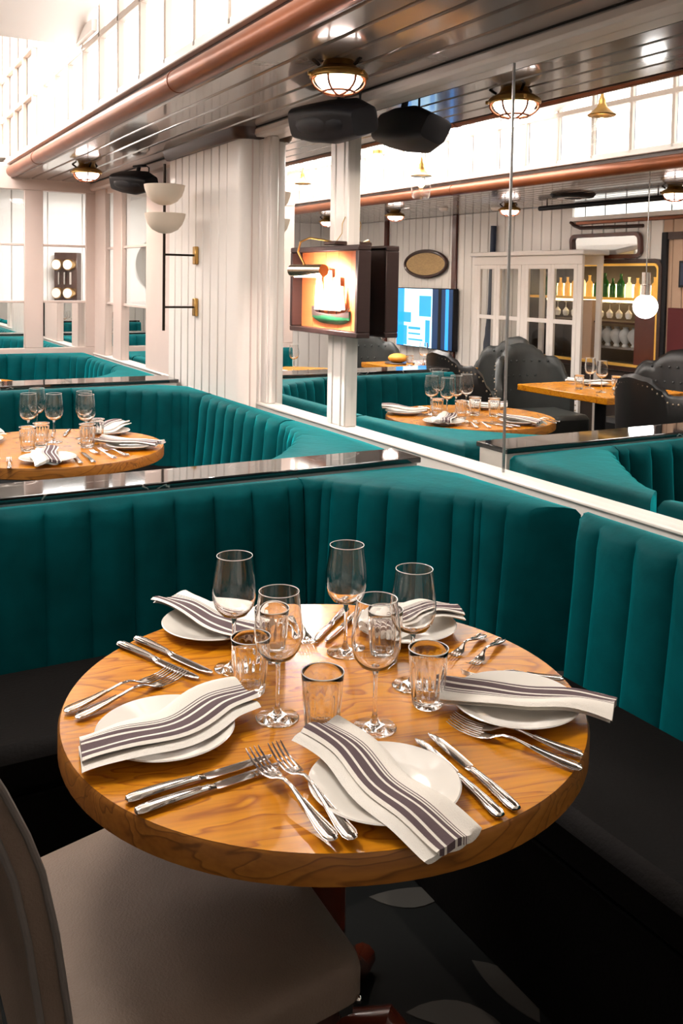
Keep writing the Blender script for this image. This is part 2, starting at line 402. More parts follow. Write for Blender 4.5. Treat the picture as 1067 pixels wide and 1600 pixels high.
# sloping boarded roof panels over the aisle
def roof(name, y0, z0, y1, z1, lab):
    s = struct(name, lab); n = round(math.hypot(y1 - y0, z1 - z0) / .12)
    ang = math.atan2(z1 - z0, y1 - y0); L = math.hypot(y1 - y0, z1 - z0) / n
    me = MB().box(-1.54, .465, .002, L - .002, 0, .02, .004).mesh('roof_board', 'roofwhite')
    for i in range(n):
        o = put('roof_board', me, s, (0, y0 + (y1 - y0) * i / n, z0 + (z1 - z0) * i / n)); o.rotation_euler.x = ang
    mb = MB().box(-1.54, .465, 0, L * n, .018, .07); o = mb.build('roof_backing', 'roofwhite', s, (0, y0, z0)); o.rotation_euler.x = ang
    return s
roof('ceiling_slope_front', 3.78, 2.80, 1.70, 3.45, 'white boarded roof slope over the aisle')
roof('ceiling_slope_rear', 1.70, 3.45, -.4, 2.80, 'white boarded roof slope behind the camera')
ev = struct('trim_1'); MB().box(-1.54, .44, 3.765, 3.80, 2.755, 2.81, .006).build('eave_board', 'roofwhite', ev)
MB().box(.44, .468, 3.4, 3.80, 2.74, 2.80).build('eave_bracket', 'roofwhite', ev)
cg = struct('ceiling_upper'); MB().box(-1.7, .62, YB, YF, 3.6, 3.7).build('upper_panel', 'roofwhite', cg)

sk = struct('window_2', 'bright skylight panes in the high ceiling')
M['skypane'] = pane_mat('skylight_pane', (1, .95, .92), SKY_E)
me = MB().box(0, .36, 0, .46, 0, .01).mesh('window_pane', 'skypane')
for i in range(4):
    for j in range(7): put('window_pane', me, sk, (-1.35 + i * .42, 4.1 + j * .52, 3.575))
# wall across the aisle, seen in the mirrors
wl = struct('wall_left')
boards(wl, 'y', XW, 5.78, YF, 0, ZC, .14, .02, 'board', -1)
boards(wl, 'y', XW, 5.09, 5.78, 1.71, ZC, .138, .02, 'board', -1)
boards(wl, 'y', XW - .0005, 3.99, 5.78, 0, .73, .138, .02, 'board', -1)
boards(wl, 'y', XW, 4.0, 5.09, 1.70, 2.08, .14, .02, 'board', -1)
boards(wl, 'y', XW, 4.0 - 1.05, 4.0, 0, 2.08, .105, .02, 'tan', -1)
boards(wl, 'y', XW, YB, 2.95, 0, ZC, .14, .02, 'board', -1)
MB().box(XW - .75, XW - .02, YB, YF, -.05, 0).build('rear_floor', 'floor', wl)
MB().box(XW - .10, XW - .021, 5.75, YF, 0, 3).build('backing', 'seam', wl); MB().box(XW - .10, XW - .021, YB, 3.98, 0, 2.08).build('backing', 'seam', wl)
MB().box(XW - .06, XW - .021, 3.9, 5.77, 1.72, 2.08).build('backing', 'seam', wl)
for y in (8.33, 6.90): MB().box(XW, XW + .03, y - .045, y + .045, 0, ZC, .008).build('timber_post', 'redwood', wl)
MB().box(XW, XW + .03, 3.93, 3.99, 0, 1.93, .005).build('timber_post', 'dark', wl)
MB().box(XW, XW + .02, 3.2, 3.93, 1.87, 1.93).build('head_board', 'darkwood', wl)
# lit strip of panes over the bar wall
wb = struct('window_1', 'strip of lit panes above the bar, seen in the mirror')
me = MB().box(-.01, 0, 0, .228, 0, .085).mesh('window_pane', 'pane2')
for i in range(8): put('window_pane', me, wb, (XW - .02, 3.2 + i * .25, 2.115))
MB().box(XW - .02, XW + .03, 3.15, 5.09, 2.07, 2.11, .004).build('window_sill', 'white', wb); MB().box(XW - .01, XW + .02, 5.06, 5.09, 2.07, 2.235).build('window_frame', 'white', wb)
MB().box(XW - .04, XW - .03, 3.15, 5.09, 2.07, 2.235).build('window_back', 'seam', wb)
fr = MB(); fr.tube([(XW + .02, 5.08, 2.065), (XW + .02, 5.03, 2.03), (XW + .02, 4.95, 2.005), (XW + .02, 4.2, 1.995)], .016, 8); fr.build('curved_rail', 'darkwood', wb)
MB().box(XW, XW + .03, 3.3, 5.0, 2.035, 2.065, .004).build('beam', 'copper', wb)

# end walls
we = struct('wall_back')
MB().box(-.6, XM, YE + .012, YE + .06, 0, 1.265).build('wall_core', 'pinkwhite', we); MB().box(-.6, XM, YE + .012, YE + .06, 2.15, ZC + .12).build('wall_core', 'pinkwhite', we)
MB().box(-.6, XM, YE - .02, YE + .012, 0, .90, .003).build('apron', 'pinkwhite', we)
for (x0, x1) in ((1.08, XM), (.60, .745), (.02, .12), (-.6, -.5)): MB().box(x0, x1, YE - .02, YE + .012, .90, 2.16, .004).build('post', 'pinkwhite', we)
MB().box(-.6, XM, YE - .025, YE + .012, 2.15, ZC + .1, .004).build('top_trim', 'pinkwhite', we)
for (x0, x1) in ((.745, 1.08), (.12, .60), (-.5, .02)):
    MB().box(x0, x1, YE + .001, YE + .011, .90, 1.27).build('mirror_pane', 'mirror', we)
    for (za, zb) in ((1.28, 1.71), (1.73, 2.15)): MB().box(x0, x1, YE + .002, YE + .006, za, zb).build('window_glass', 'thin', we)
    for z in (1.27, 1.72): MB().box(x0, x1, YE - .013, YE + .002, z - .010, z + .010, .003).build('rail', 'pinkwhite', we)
wn = struct('wall_side_room', 'bright white side room added behind the glazed upper panes')  # room made up so the upper panes look bright white
boards(wn, 'x', 8.2, -.55, 3.3, 0, 2.4, .35, .02, 'board', 1)
MB().box(3.3, 3.36, 4.5, 8.3, 0, 2.5).build('side_panel', 'board', wn); MB().box(1.34, 3.3, 4.45, 4.5, 0, 2.5).build('side_panel', 'board', wn)
MB().box(-.56, 3.36, 8.22, 8.3, 0, 2.5).build('backing', 'board', wn)
MB().box(-.56, 1.25, YE + .07, 8.3, 2.4, 2.5).build('room_ceiling', 'board', wn); MB().box(1.25, 3.36, 4.45, 8.3, 2.4, 2.5).build('room_ceiling', 'board', wn)
MB().box(-.56, 3.36, YE + .07, 8.3, -.04, 0).build('room_floor', 'floor', wn); MB().box(1.25, 3.36, 4.45, YE + .07, -.04, 0).build('room_floor', 'floor', wn)
MB().box(.9, 2.3, 7.0, 7.06, 2.30, 2.36, .004).build('ceiling_beam', 'steel', wn)
wf = struct('wall_front')
boards(wf, 'x', YB, XW, XM + .02, 0, 3.6, .16, .02, 'board', -1)
MB().box(XW, XM + .1, YB - .1, YB - .021, 0, 3.6).build('backing', 'board', wf)
wx = struct('wall_aisle_end')
boards(wx, 'x', YF, XW, XM, 0, 3.6, .16, .02, 'board', 1)
MB().box(XW, XM, YF + .021, YF + .1, 0, 3.6).build('backing', 'board', wx)
MB().box(-.6, -.57, YE + .1, YF, 0, 2.35).build('side_panel', 'board', wx)

# ------------------------------------------------------------------ booths: dividers with marble tops
def divider(y0, y1, x0, x1, lab):
    t = thing('booth_divider', lab, 'divider', (x0, y0, 0), 0, 'low dividers between the booths')
    L, D = x1 - x0, y1 - y0
    MB().box(.0, L - .01, .012, D - .012, 0, .86).build('panel', 'white', t)
    MB().box(-.01, L, 0, D, .862, .882, .003).build('marble_top', 'marble', t)
    return t
divider(1.165, 1.345, -.62, 1.0, 'black marble topped divider directly behind the nearest booth')
divider(3.74, 3.99, -.62, 1.04, 'farther black marble topped divider, behind the second booth')

Z0, Z1, RECL = .40, .858, .045
def pad(name, F, B, grooves, parent, z1=Z1, endcap=True):
    """channel tufted upholstered back: F inner top edge, B rear edge (same count of points, xy), grooves as arc lengths along F"""
    F = [Vector((x, y)) for x, y in F]; B = [Vector((x, y)) for x, y in B]
    S = [0]
    for i in range(1, len(F)): S.append(S[-1] + (F[i] - F[i - 1]).length)
    T = S[-1]
    def at(P, s):
        for i in range(1, len(S)):
            if s <= S[i] + 1e-9: k = (s - S[i - 1]) / max(S[i] - S[i - 1], 1e-9); return P[i - 1].lerp(P[i], k)
        return P[-1]
    gs = [0] + [g for g in grooves if 0.01 < g < T - .01] + [T]
    samp = []
    for a, b in zip(gs[:-1], gs[1:]):
        for t in (0, .03, .1, .25, .5, .75, .9, .97): samp.append((a + (b - a) * t, t, b - a, a == 0, b == T))
    samp.append((T, 0, .1, False, True))
    rings = []
    for (s, t, wd, e0, e1) in samp:
        f, b = at(F, s), at(B, s); n = (f - b).normalized()
        bul = min(.020, wd * .17) * (1 - abs(2 * t - 1) ** 3.2)
        rd = .03
        prof = [(1.0, Z0), (RECL, Z0), (RECL * .66, Z0 + .15), (RECL * .33, z1 - .16), (.008, z1 - .06), (0, z1 - .028), (-.008, z1 - .010), (-.03, z1), ]
        wts = [0, 1, 1, 1, 1, .9, .35, 0]
        ring = []
        D = (f - b).length
        for (o, z), wt in zip(prof, wts):
            if o == 1.0: ring.append((b.x, b.y, z)); continue
            q = f + n * (o + (bul - .014) * wt); ring.append((q.x, q.y, z))
        for k in (.4, .7): q = f.lerp(b, k); ring.append((q.x, q.y, z1 + .004))
        q = b + n * .015; ring.append((q.x, q.y, z1)); ring.append((b.x, b.y, z1 - .015))
        rings.append(ring)
    mb = MB(); mb.loft(rings, True, True)
    o = mb.build(name, 'velvet', parent, ang=60); return o
def seat_box(parent, x0, x1, y0, y1, nm='seat_cushion'):
    MB().box(x0, x1, y0, y1, .34, .46, .03).build(nm, 'seat', parent); MB().box(x0 + .02, x1, y0 + .02, y1, 0, .34, .004).build('seat_base', 'seat', parent)

bq = thing('corner_banquette', 'teal velvet channel-tufted corner banquette around the nearest table', 'banquette', (0, 0, 0), 0, 'teal velvet booths')
pad('backrest', [(-.62, 1.085), (.51, 1.08)], [(-.62, 1.165), (.51, 1.165)], [.12 * i for i in range(1, 10)], bq)
pad('corner_backrest', [(.515, 1.08), (.56, 1.065), (.64, .97), (.79, .77), (.875, .64), (.925, .545)], [(.515, 1.163), (.70, 1.163), (.99, 1.16), (1.04, 1.0), (1.045, .75), (1.05, .46)],
    [.045, .075, .165, .26, .36, .465, .53, .55, .62, .70], bq)
pad('backrest', [(.985, .410), (.962, .37), (.958, .2), (.955, -2.95)], [(1.06, .425), (1.06, .37), (1.06, .2), (1.06, -2.95)], [.10 + .125 * i for i in range(26)], bq)
seat_box(bq, -.62, .99, .62, 1.05); seat_box(bq, .47, .93, -2.95, .615)

b2 = thing('corner_banquette', 'teal velvet banquette of the second booth, between the two marble dividers', 'banquette', (0, 0, 0), 0, 'teal velvet booths')
pad('backrest', [(-.62, 3.65), (.40, 3.64)], [(-.62, 3.735), (.40, 3.735)], [.12 * i for i in range(1, 9)], b2)
pad('corner_backrest', [(.405, 3.64), (.50, 3.60), (.70, 3.49), (.92, 3.30), (.975, 3.20)], [(.405, 3.735), (.62, 3.735), (.9, 3.735), (1.04, 3.60), (1.05, 3.20)], [.10, .19, .28, .37, .46, .55, .60, .65], b2)
pad('backrest', [(.955, 3.17), (.945, 2.20)], [(1.05, 3.17), (1.05, 2.20)], [.12 * i for i in range(1, 8)], b2)
pad('corner_backrest', [(.94, 2.18), (.93, 2.06), (.88, 1.88), (.76, 1.70), (.62, 1.53), (.54, 1.46)], [(1.05, 2.18), (1.05, 1.9), (1.05, 1.6), (1.04, 1.36), (.8, 1.348), (.54, 1.348)], [.07, .13, .22, .31, .40, .5, .6, .68], b2)
pad('backrest', [(.53, 1.455), (-.62, 1.455)], [(.53, 1.348), (-.62, 1.348)], [.12 * i for i in range(1, 10)], b2)
seat_box(b2, -.62, .9, 3.22, 3.62); seat_box(b2, .50, .9, 1.50, 3.215)

b3 = thing('corner_banquette', 'teal velvet banquette of the third booth, before the end wall', 'banquette', (0, 0, 0), 0, 'teal velvet booths')
pad('backrest', [(-.55, 6.03), (.45, 6.02)], [(-.55, 6.12), (.45, 6.12)], [.12 * i for i in range(1, 8)], b3)
pad('corner_backrest', [(.455, 6.02), (.62, 5.98), (.85, 5.80), (.95, 5.62)], [(.455, 6.12), (.8, 6.12), (1.06, 6.11), (1.06, 5.62)], [.1, .2, .3, .4, .5, .57], b3)
pad('backrest', [(.95, 5.59), (.95, 4.90)], [(1.06, 5.59), (1.06, 4.90)], [.12 * i for i in range(1, 5)], b3)
pad('corner_backrest', [(.95, 4.88), (.90, 4.62), (.76, 4.38), (.58, 4.15), (.5, 4.10)], [(1.06, 4.88), (1.06, 4.4), (1.05, 4.0), (.8, 3.995), (.5, 3.995)], [.1, .2, .3, .4, .5, .6, .7], b3)
pad('backrest', [(.49, 4.10), (-.55, 4.10)], [(.49, 3.995), (-.55, 3.995)], [.12 * i for i in range(1, 8)], b3)
seat_box(b3, -.55, .9, 5.60, 6.0); seat_box(b3, .50, .9, 4.15, 5.595)

# ------------------------------------------------------------------ round tables
def round_table(lab, x, y, R=.45, th=.046):
    t = thing('round_table', lab, 'table', (x, y, 0), RD(-14))
    n = 96; rings = []
    for r, z in ((.01, 0), (R - .006, 0), (R, .005), (R, th - .004), (R - .004, th)): rings.append((r, z))
    MB().lathe([(R - .0035, -.0005), (R, -.006), (R, -th + .004), (R - .006, -th), (.01, -th)], n).build('table_edge', 'woodedge', t, (0, 0, .75))
    top = MB(); top.add([(0, 0, 0)] + [((R - .0035) * cos(2 * pi * k / n), (R - .0035) * sin(2 * pi * k / n), 0) for k in range(n)], [(0, 1 + k, 1 + (k + 1) % n) for k in range(n)])
    top.build('table_top', 'wood', t, (0, 0, .75))
    MB().lathe([(.035, .03), (.06, .08), (.045, .14), (.04, .62), (.10, .66), (.16, .70)], 20, cap=True).build('pedestal', 'redwood', t)
    for k in range(4):
        a = pi / 4 + k * pi / 2 + RD(14); d = Vector((cos(a), sin(a), 0))
        MB().tube([d * .03 + Vector((0, 0, .14)), d * .12 + Vector((0, 0, .17)), d * .20 + Vector((0, 0, .10)), d * .28 + Vector((0, 0, .035)), d * .33 + Vector((0, 0, .028))], [.03, .034, .028, .024, .027], 10).build('foot', 'redwood', t)
    return t
round_table('round honey-coloured wooden table in the foreground, laid for five', 0, 0)
round_table('round wooden table in the second booth, between the marble dividers', .08, 2.58, .46)
round_table('round wooden table in the third booth by the end wall', -.08, 5.05, .46)
TZ = .7505

# plates
pm = [(0.001, .004), (.062, .004), (.072, .007), (.106, .0165), (.109, .0185), (.107, .0200), (.098, .0175), (.072, .0100), (.062, .0075), (.001, .0072)]
pm2 = [(.001, 0), (.055, 0), (.058, .004)]
PLATE = MB().lathe(pm, 64).mesh('plate', 'porcelain'); FOOT = MB().lathe([(.048, .004), (.048, 0), (.055, 0), (.056, .0045)], 48).mesh('foot_ring', 'porcelain')
def plate(lab, x, y, z=TZ, group='side plates on the nearest table', sc=1):
    o = put('plate', PLATE, None, (x, y, z)); tag(o, lab, 'plate', group); put('foot_ring', FOOT, o); o.scale = (sc,) * 3
    return o
PL = {1: (-.073, -.312), 2: (-.297, -.018), 3: (.262, -.198), 4: (-.062, .368), 5: (.283, .178)}
for k, lab in {1: 'white side plate at the front of the nearest table', 2: 'white side plate at the left of the nearest table',
               3: 'white side plate at the right edge of the nearest table', 4: 'white side plate at the back left of the nearest table',
               5: 'white side plate at the back right of the nearest table, behind a wine glass'}.items(): plate(lab, *PL[k])

def napkin(lab, pts, w, zs, curl=0, seed=0, group='striped napkins on the nearest table', flip=False, lower=(.012, -.02), twist=0):
    """folded linen strip: pts centre line (xy), w width, zs heights of the underside along the line"""
    r = random.Random(seed); P = [Vector(p) for p in pts]
    def cat(L, t):
        n = len(L) - 1; f = min(t * n, n - 1e-6); i = int(f); u = f - i
        p0, p1, p2, p3 = L[max(i - 1, 0)], L[i], L[i + 1], L[min(i + 2, n)]
        return .5 * ((2 * p1) + (p2 - p0) * u + (2 * p0 - 5 * p1 + 4 * p2 - p3) * u * u + (3 * p1 - p0 - 3 * p2 + p3) * u ** 3)
    ph = [r.uniform(0, 6) for _ in range(6)]
    t0 = thing('napkin', lab, 'napkin', (*P[len(P) // 2], TZ), 0, group)
    oc = Vector((*P[len(P) // 2], TZ))
    def layer(dz, th, side, wl, a0, a1, m, nm, wav):
        N, K = 26, 15; rings = []; mb = MB(); uvs = []
        for i in range(N):
            t = a0 + (a1 - a0) * i / (N - 1); c = cat(P, t); d = (cat(P, min(t + .02, 1)) - cat(P, max(t - .02, 0))).normalized(); s = Vector((d.y, -d.x))
            zc = cat([Vector((z, 0)) for z in zs], t).x; ring = []
            ww = wl * (1 + .05 * sin(5 * t + ph[0])); off = side + .005 * sin(7 * t + ph[1])
            up, lo = [], []
            for k in range(K):
                q = k / (K - 1); e = (q - .5) * ww + off
                wv = wav * (sin(q * 9 + ph[2] + 2.2 * sin(3 * t + ph[3])) * .0022 + sin(q * 4 + ph[4] + 5 * t) * .0028) * (.35 + abs(2 * t - 1) * 1.1)
                edge = math.sqrt(max(0, 1 - abs(2 * q - 1) ** 6))
                tz = th * edge * (1 + 0.5 * max(0, abs(2 * t - 1) - .75) * 3)
                xy = c + s * e; up.append((xy.x, xy.y, zc + dz + wv + .5 * th + .5 * tz)); lo.append((xy.x, xy.y, zc + dz + wv + .5 * th - .5 * tz))
                uvs.append(q)
            rings.append((up, lo))
        for (up, lo) in rings:
            o = len(mb.v); ring = up + lo[::-1][1:-1] if False else up + lo[::-1]
            for j, pnt in enumerate(ring):
                mb.v.append((pnt[0] - oc.x, pnt[1] - oc.y, pnt[2] - oc.z)); q = (j if j < K else 2 * K - 1 - j) / (K - 1)
                mb.uv[o + j] = ((1 - q) if flip else q, 0)
        n = 2 * K
        for i in range(N - 1):
            for j in range(n): k = (j + 1) % n; mb.f.append((i * n + j, i * n + k, (i + 1) * n + k, (i + 1) * n + j))
        # end faces left open-looking: folded hem pieces
        for i in (0, N - 1):
            for j in range(K - 1): mb.f.append((i * n + j, i * n + j + 1, i * n + n - 2 - j, i * n + n - 1 - j))
        return mb.build(nm, m, t0, ang=70)
    layer(.0, .006, lower[0] * (-1 if flip else 1), w * 1.0, .0, .975, 'linenw', 'under_fold', 1)
    layer(.0075, .008, 0, w * .95, .01, 1.0, 'linen', 'top_fold', 1)
    return t0
U = TZ
napkin('striped linen napkin across the front plate, its folded end towards the viewer', [(-.100, -.165), (-.083, -.24), (-.082, -.33), (-.073, -.41), (-.066, -.475)], .082, [U + .030, U + .024, U + .018, U + .021, U + .006], seed=3, lower=(-.014, 0), flip=True)
napkin('striped linen napkin lying across the left plate', [(-.435, -.035), (-.37, -.045), (-.29, -.030), (-.21, .005), (-.145, .012)], .098, [U + .010, U + .023, U + .018, U + .023, U + .022], seed=5, lower=(-.014, 0), flip=True)
napkin('striped linen napkin over the right plate, its end past the table edge', [(.155, -.125), (.22, -.175), (.275, -.225), (.325, -.275), (.365, -.325)], .088, [U + .018, U + .020, U + .018, U + .023, U + .022], seed=8, lower=(-.008, 0))
napkin('striped linen napkin on the back left plate', [(-.115, .505), (-.095, .43), (-.065, .36), (-.045, .30), (-.02, .245)], .10, [U + .022, U + .026, U + .018, U + .020, U + .022], seed=11, flip=True, lower=(.010, 0))
napkin('striped linen napkin gathered on the back right plate behind a wine glass', [(.175, .15), (.23, .17), (.29, .185), (.345, .175), (.405, .165)], .088, [U + .022, U + .020, U + .022, U + .034, U + .022], seed=15, flip=True, lower=(-.010, 0))

# cutlery, modelled with the handle end at x=0 and the tip at x=L
def sect(x, hw, ht, zc, n=10): return [(x, hw * cos(2 * pi * k / n), zc + ht * sin(2 * pi * k / n)) for k in range(n)]
def fork_meshes(L=.236):
    h = MB(); k = L / .236
    h.loft([sect(x * k, a, b, z) for x, a, b, z in ((0, .001, .0006, .0055), (.002, .0065, .0018, .0055), (.010, .0105, .0024, .0056), (.03, .0100, .0026, .0062), (.06, .0070, .0025, .0085), (.09, .0042, .0023, .0125), (.115, .0030, .0022, .0160), (.135, .0032, .0021, .0150), (.148, .0052, .0018, .0105), (.158, .0095, .0014, .0065), (.168, .0120, .0011, .0045), (.176, .0122, .0011, .0035))])
    ts = []
    for i in range(4):
        y = (i - 1.5) * .0066; m = MB()
        m.loft([sect(x * k, a, b, z, 6) for x, a, b, z in ((.174, .0026, .0011, .0037), (.19, .0021, .0011, .0028), (.21, .0018, .0010, .0040), (.228, .0015, .0009, .0085), (.236, .0007, .0006, .0115))])
        m.v = [(a, b + y, c) for a, b, c in m.v]; ts.append(m.mesh('tine', 'chrome'))
    bead = MB()
    for s in (-1, 1): bead.tube([(.004 * k, s * .007, .0075), (.012 * k, s * .0095, .0080), (.03 * k, s * .009, .0086), (.06 * k, s * .0060, .0108), (.085 * k, s * .004, .0138)], .0009, 6)
    return h.mesh('handle', 'chrome'), ts, bead.mesh('edge_bead', 'chrome')
def knife_meshes():
    h = MB().loft([sect(x, a, b, z) for x, a, b, z in ((0, .001, .001, .006), (.002, .0075, .004, .006), (.009, .0100, .0052, .006), (.025, .0098, .0054, .0062), (.06, .0080, .0052, .0066), (.095, .0065, .0045, .0066), (.108, .0060, .0036, .006), (.112, .0075, .0038, .006), (.116, .0070, .0022, .006), (.122, .0075, .0014, .0055))])
    b = MB(); R = []
    for x, yl, yh in ((.118, -.006, .0062), (.126, -.0095, .0070), (.15, -.0100, .0075), (.18, -.0098, .0078), (.21, -.0085, .0076), (.226, -.0055, .0068), (.234, -.001, .0048), (.236, .002, .003)):
        R.append([(x, yl, .0046), (x, (yl + yh) / 2, .0040), (x, yh, .0044), (x, yh, .0056), (x, (yl + yh) / 2, .0062), (x, yl, .0050)])
    b.loft(R)
    bead = MB()
    for s in (-1, 1): bead.tube([(.006, s * .005, .0095), (.03, s * .006, .0105), (.07, s * .0048, .0105), (.10, s * .003, .0100)], .0008, 6)
    return h.mesh('handle', 'chrome'), b.mesh('blade', 'chrome'), bead.mesh('edge_bead', 'chrome')
FK = fork_meshes(); KN = knife_meshes()
def cutlery(kind, lab, tip, end, z=TZ, L=.236, group=None, tilt=0):
    d = Vector(tip) - Vector(end); a = math.atan2(d.y, d.x); s = d.length / .236
    t = thing(kind, lab, kind, (end[0], end[1], z), a, group or (kind + 's on the nearest table')); t.scale = (s, min(s * 1.02, 1.05) if s > .8 else .85, 1); t.rotation_euler = (0, tilt, a)
    if kind == 'fork':
        put('handle', FK[0], t); put('edge_bead', FK[2], t)
        for m in FK[1]: put('tine', m, t)
    else:
        put('handle', KN[0], t); put('blade', KN[1], t); put('edge_bead', KN[2], t)
    return t
cutlery('knife', 'steel knife right beside the front plate, the inner of two', (.050, -.212), (.032, -.442))
cutlery('knife', 'steel knife right of the front plate, the outer of two', (.078, -.208), (.062, -.440))
cutlery('fork', 'steel fork at the right edge of the table, the front one of the pair', (.126, -.195), (.217, -.404))
cutlery('fork', 'steel fork at the right edge of the table, the rear one of the pair', (.142, -.182), (.247, -.375))
cutlery('knife', 'steel knife at the front left of the table, the rear one under the fork tines', (-.175, -.155), (-.405, -.168))
cutlery('knife', 'steel knife at the front left of the table, nearest to the table edge', (-.170, -.182), (-.402, -.202))
cutlery('fork', 'steel fork left of the front plate with tines across the knife tips, the left one', (-.206, -.148), (-.199, -.392), TZ + .007, tilt=RD(-1.2))
cutlery('fork', 'steel fork beside the front plate with tines across the knife tips, the right one', (-.170, -.150), (-.176, -.402), TZ + .007, tilt=RD(-1.2))
cutlery('knife', 'steel knife at the back left edge of the table, the left one of two', (-.180, .150), (-.262, .372))
cutlery('knife', 'steel knife at the back left edge of the table, the right one of two', (-.150, .160), (-.225, .382))
cutlery('fork', 'steel fork behind the left plate, the rear one of two', (-.208, .208), (-.421, .130))
cutlery('fork', 'steel fork behind the left plate, the one touching the plate rim', (-.192, .185), (-.410, .100))
cutlery('fork', 'small steel fork at the back right beside the tumbler, the left one', (.28, .018), (.412, .075))
cutlery('fork', 'small steel fork at the back right beside the tumbler, the right one', (.29, -.035), (.432, .040))
cutlery('fork', 'steel fork tucked behind the right plate, handle towards the table edge', (.255, -.055), (.412, -.158))
cutlery('knife', 'steel knife in the bright reflection at the back of the table, the left one', (.085, .205), (.235, .335))
cutlery('knife', 'steel knife in the bright reflection at the back of the table, the right one', (.105, .195), (.25, .305))
cutlery('fork', 'dark looking fork at the back centre of the table, the left one', (.058, .188), (.080, .345))
cutlery('fork', 'dark looking fork at the back centre of the table, the right one', (.074, .184), (.105, .345))

# glasses
def goblet():
    b = thing('wine_glass', 'x', 'glass')
    bowl = MB().lathe([(.0035, .098), (.012, .0985), (.0255, .1045), (.0355, .118), (.0402, .135), (.0408, .150), (.0388, .170), (.0360, .190), (.0340, .208), (.0334, .2135)], 48)
    inner = [(.0326, .2135), (.0331, .208), (.0351, .190), (.0379, .170), (.0398, .150), (.0391, .135), (.0343, .119), (.0240, .1065), (.011, .1015), (.001, .101)]
    MB().lathe([(.0035, .098), (.012, .0985), (.0255, .1045), (.0355, .118), (.0402, .135), (.0408, .150), (.0388, .170), (.0360, .190), (.0340, .208), (.0334, .2135)] + inner, 48).build('bowl', 'glass', b, ang=80)
    tor = MB().tube([(.0331 * cos(2 * pi * k / 40), .0331 * sin(2 * pi * k / 40), .2138) for k in range(41)], .0007, 6).build('rim', 'glassglint', b)  # opaque white ring, the rim's highlight put in as a shape
    MB().lathe([(.001, .1008), (.0075, .1003), (.0065, .097), (.0042, .090), (.0034, .080), (.0034, .035), (.0042, .020), (.008, .010), (.018, .0055), (.034, .0025), (.0362, .0012), (.0362, .0), (.001, .0)], 32).build('stem_and_foot', 'glass', b, ang=70)
    return b
M['glassglint'] = mat('glass_glint', (.9, .9, .88), .05, spec=1)  # opaque white that paints highlights onto clear glass
def tumbler():
    b = thing('tumbler', 'x', 'glass')
    def flute(u, z):
        k = min(1, max(0, (z - .004) / .006)) * min(1, max(0, (.080 - z) / .012)); return 1 + .055 * k * (abs(cos(u * pi * 16)) ** .8 - .6)
    out = [(.001, 0), (.0235, 0), (.0262, .003), (.0268, .008), (.0275, .014), (.0290, .030), (.0308, .052), (.0322, .068), (.0328, .078), (.0338, .090), (.0343, .0995)]
    inn = [(.0336, .1005), (.0328, .0995), (.0318, .090), (.0302, .068), (.0280, .040), (.0262, .020), (.0235, .0145), (.001, .0135)]
    tb = MB(); n = 96; rings = []
    for i, (r, z) in enumerate(out + inn): rings.append([(r * (flute(k / n, z) if i < len(out) else 1) * cos(2 * pi * k / n), r * (flute(k / n, z) if i < len(out) else 1) * sin(2 * pi * k / n), z) for k in range(n)])
    tb.loft(rings, True, False).build('fluted_body', 'glass', b, ang=50)
    MB().tube([(.0340 * cos(2 * pi * k / 40), .0340 * sin(2 * pi * k / 40), .1003) for k in range(41)], .0009, 6).build('rim', 'glassglint', b)  # white ring drawn in as the highlight along the rim
    return b
WG, TG = goblet(), tumbler()
gn, gt = 'wine glasses on the nearest table', 'fluted tumblers on the nearest table'
for (x, y, l) in ((-.112, -.040, 'wine glass at the middle left of the nearest table, second from the left'), (.014, -.143, 'wine glass in the middle of the table, right of the front tumbler'),
                  (-.102, .172, 'leftmost wine glass, at the back left of the nearest table'), (.120, .140, 'rearmost wine glass on the nearest table, before the dark velvet'),
                  (.155, -.042, 'rightmost wine glass on the nearest table, before the back right plate')):
    first(WG, (x, y, TZ), 0, l, gn)
for (x, y, l) in ((-.070, -.118, 'fluted tumbler at the front of the group, behind the front napkin'), (-.116, .064, 'fluted tumbler at the left of the group, behind the left napkin'),
                  (.136, -.118, 'fluted tumbler at the right of the group, beside the right plate'), (.165, .070, 'fluted tumbler seen through the middle wine glass'),
                  (-.022, .175, 'fluted tumbler seen through the second wine glass from the left')):
    first(TG, (x, y, TZ), rnd.uniform(0, 3), l, gt)

# ------------------------------------------------------------------ second booth table setting
g2 = 'side plates in the second booth'
for (x, y, l) in ((-.01, 2.27, 'white plate nearest the divider on the second booth table'), (.37, 2.42, 'white plate at the right of the second booth table'), (.36, 2.80, 'white plate at the rear right of the second booth table'), (-.20, 2.80, 'white plate at the rear left of the second booth table')): plate(l, x, y, TZ, g2)
gg = 'striped napkins in the second booth'
napkin('napkin with dark stripes folded on the front plate of the second booth', [(.01, 2.40), (-.01, 2.32), (-.02, 2.22), (-.035, 2.13)], .09, [U + .02, U + .018, U + .018, U + .012], seed=21, group=gg)
napkin('striped napkin on the right plate of the second booth', [(.26, 2.53), (.33, 2.45), (.40, 2.38), (.46, 2.31)], .09, [U + .022, U + .018, U + .022, U + .022], seed=22, group=gg, flip=True)
napkin('striped napkin on the rear right plate of the second booth', [(.26, 2.73), (.33, 2.78), (.40, 2.84), (.46, 2.88)], .10, [U + .022, U + .018, U + .030, U + .034], seed=23, group=gg)
napkin('striped napkin on the rear left plate of the second booth', [(-.30, 2.72), (-.22, 2.79), (-.15, 2.86), (-.10, 2.90)], .09, [U + .022, U + .018, U + .02, U + .022], seed=24, group=gg)
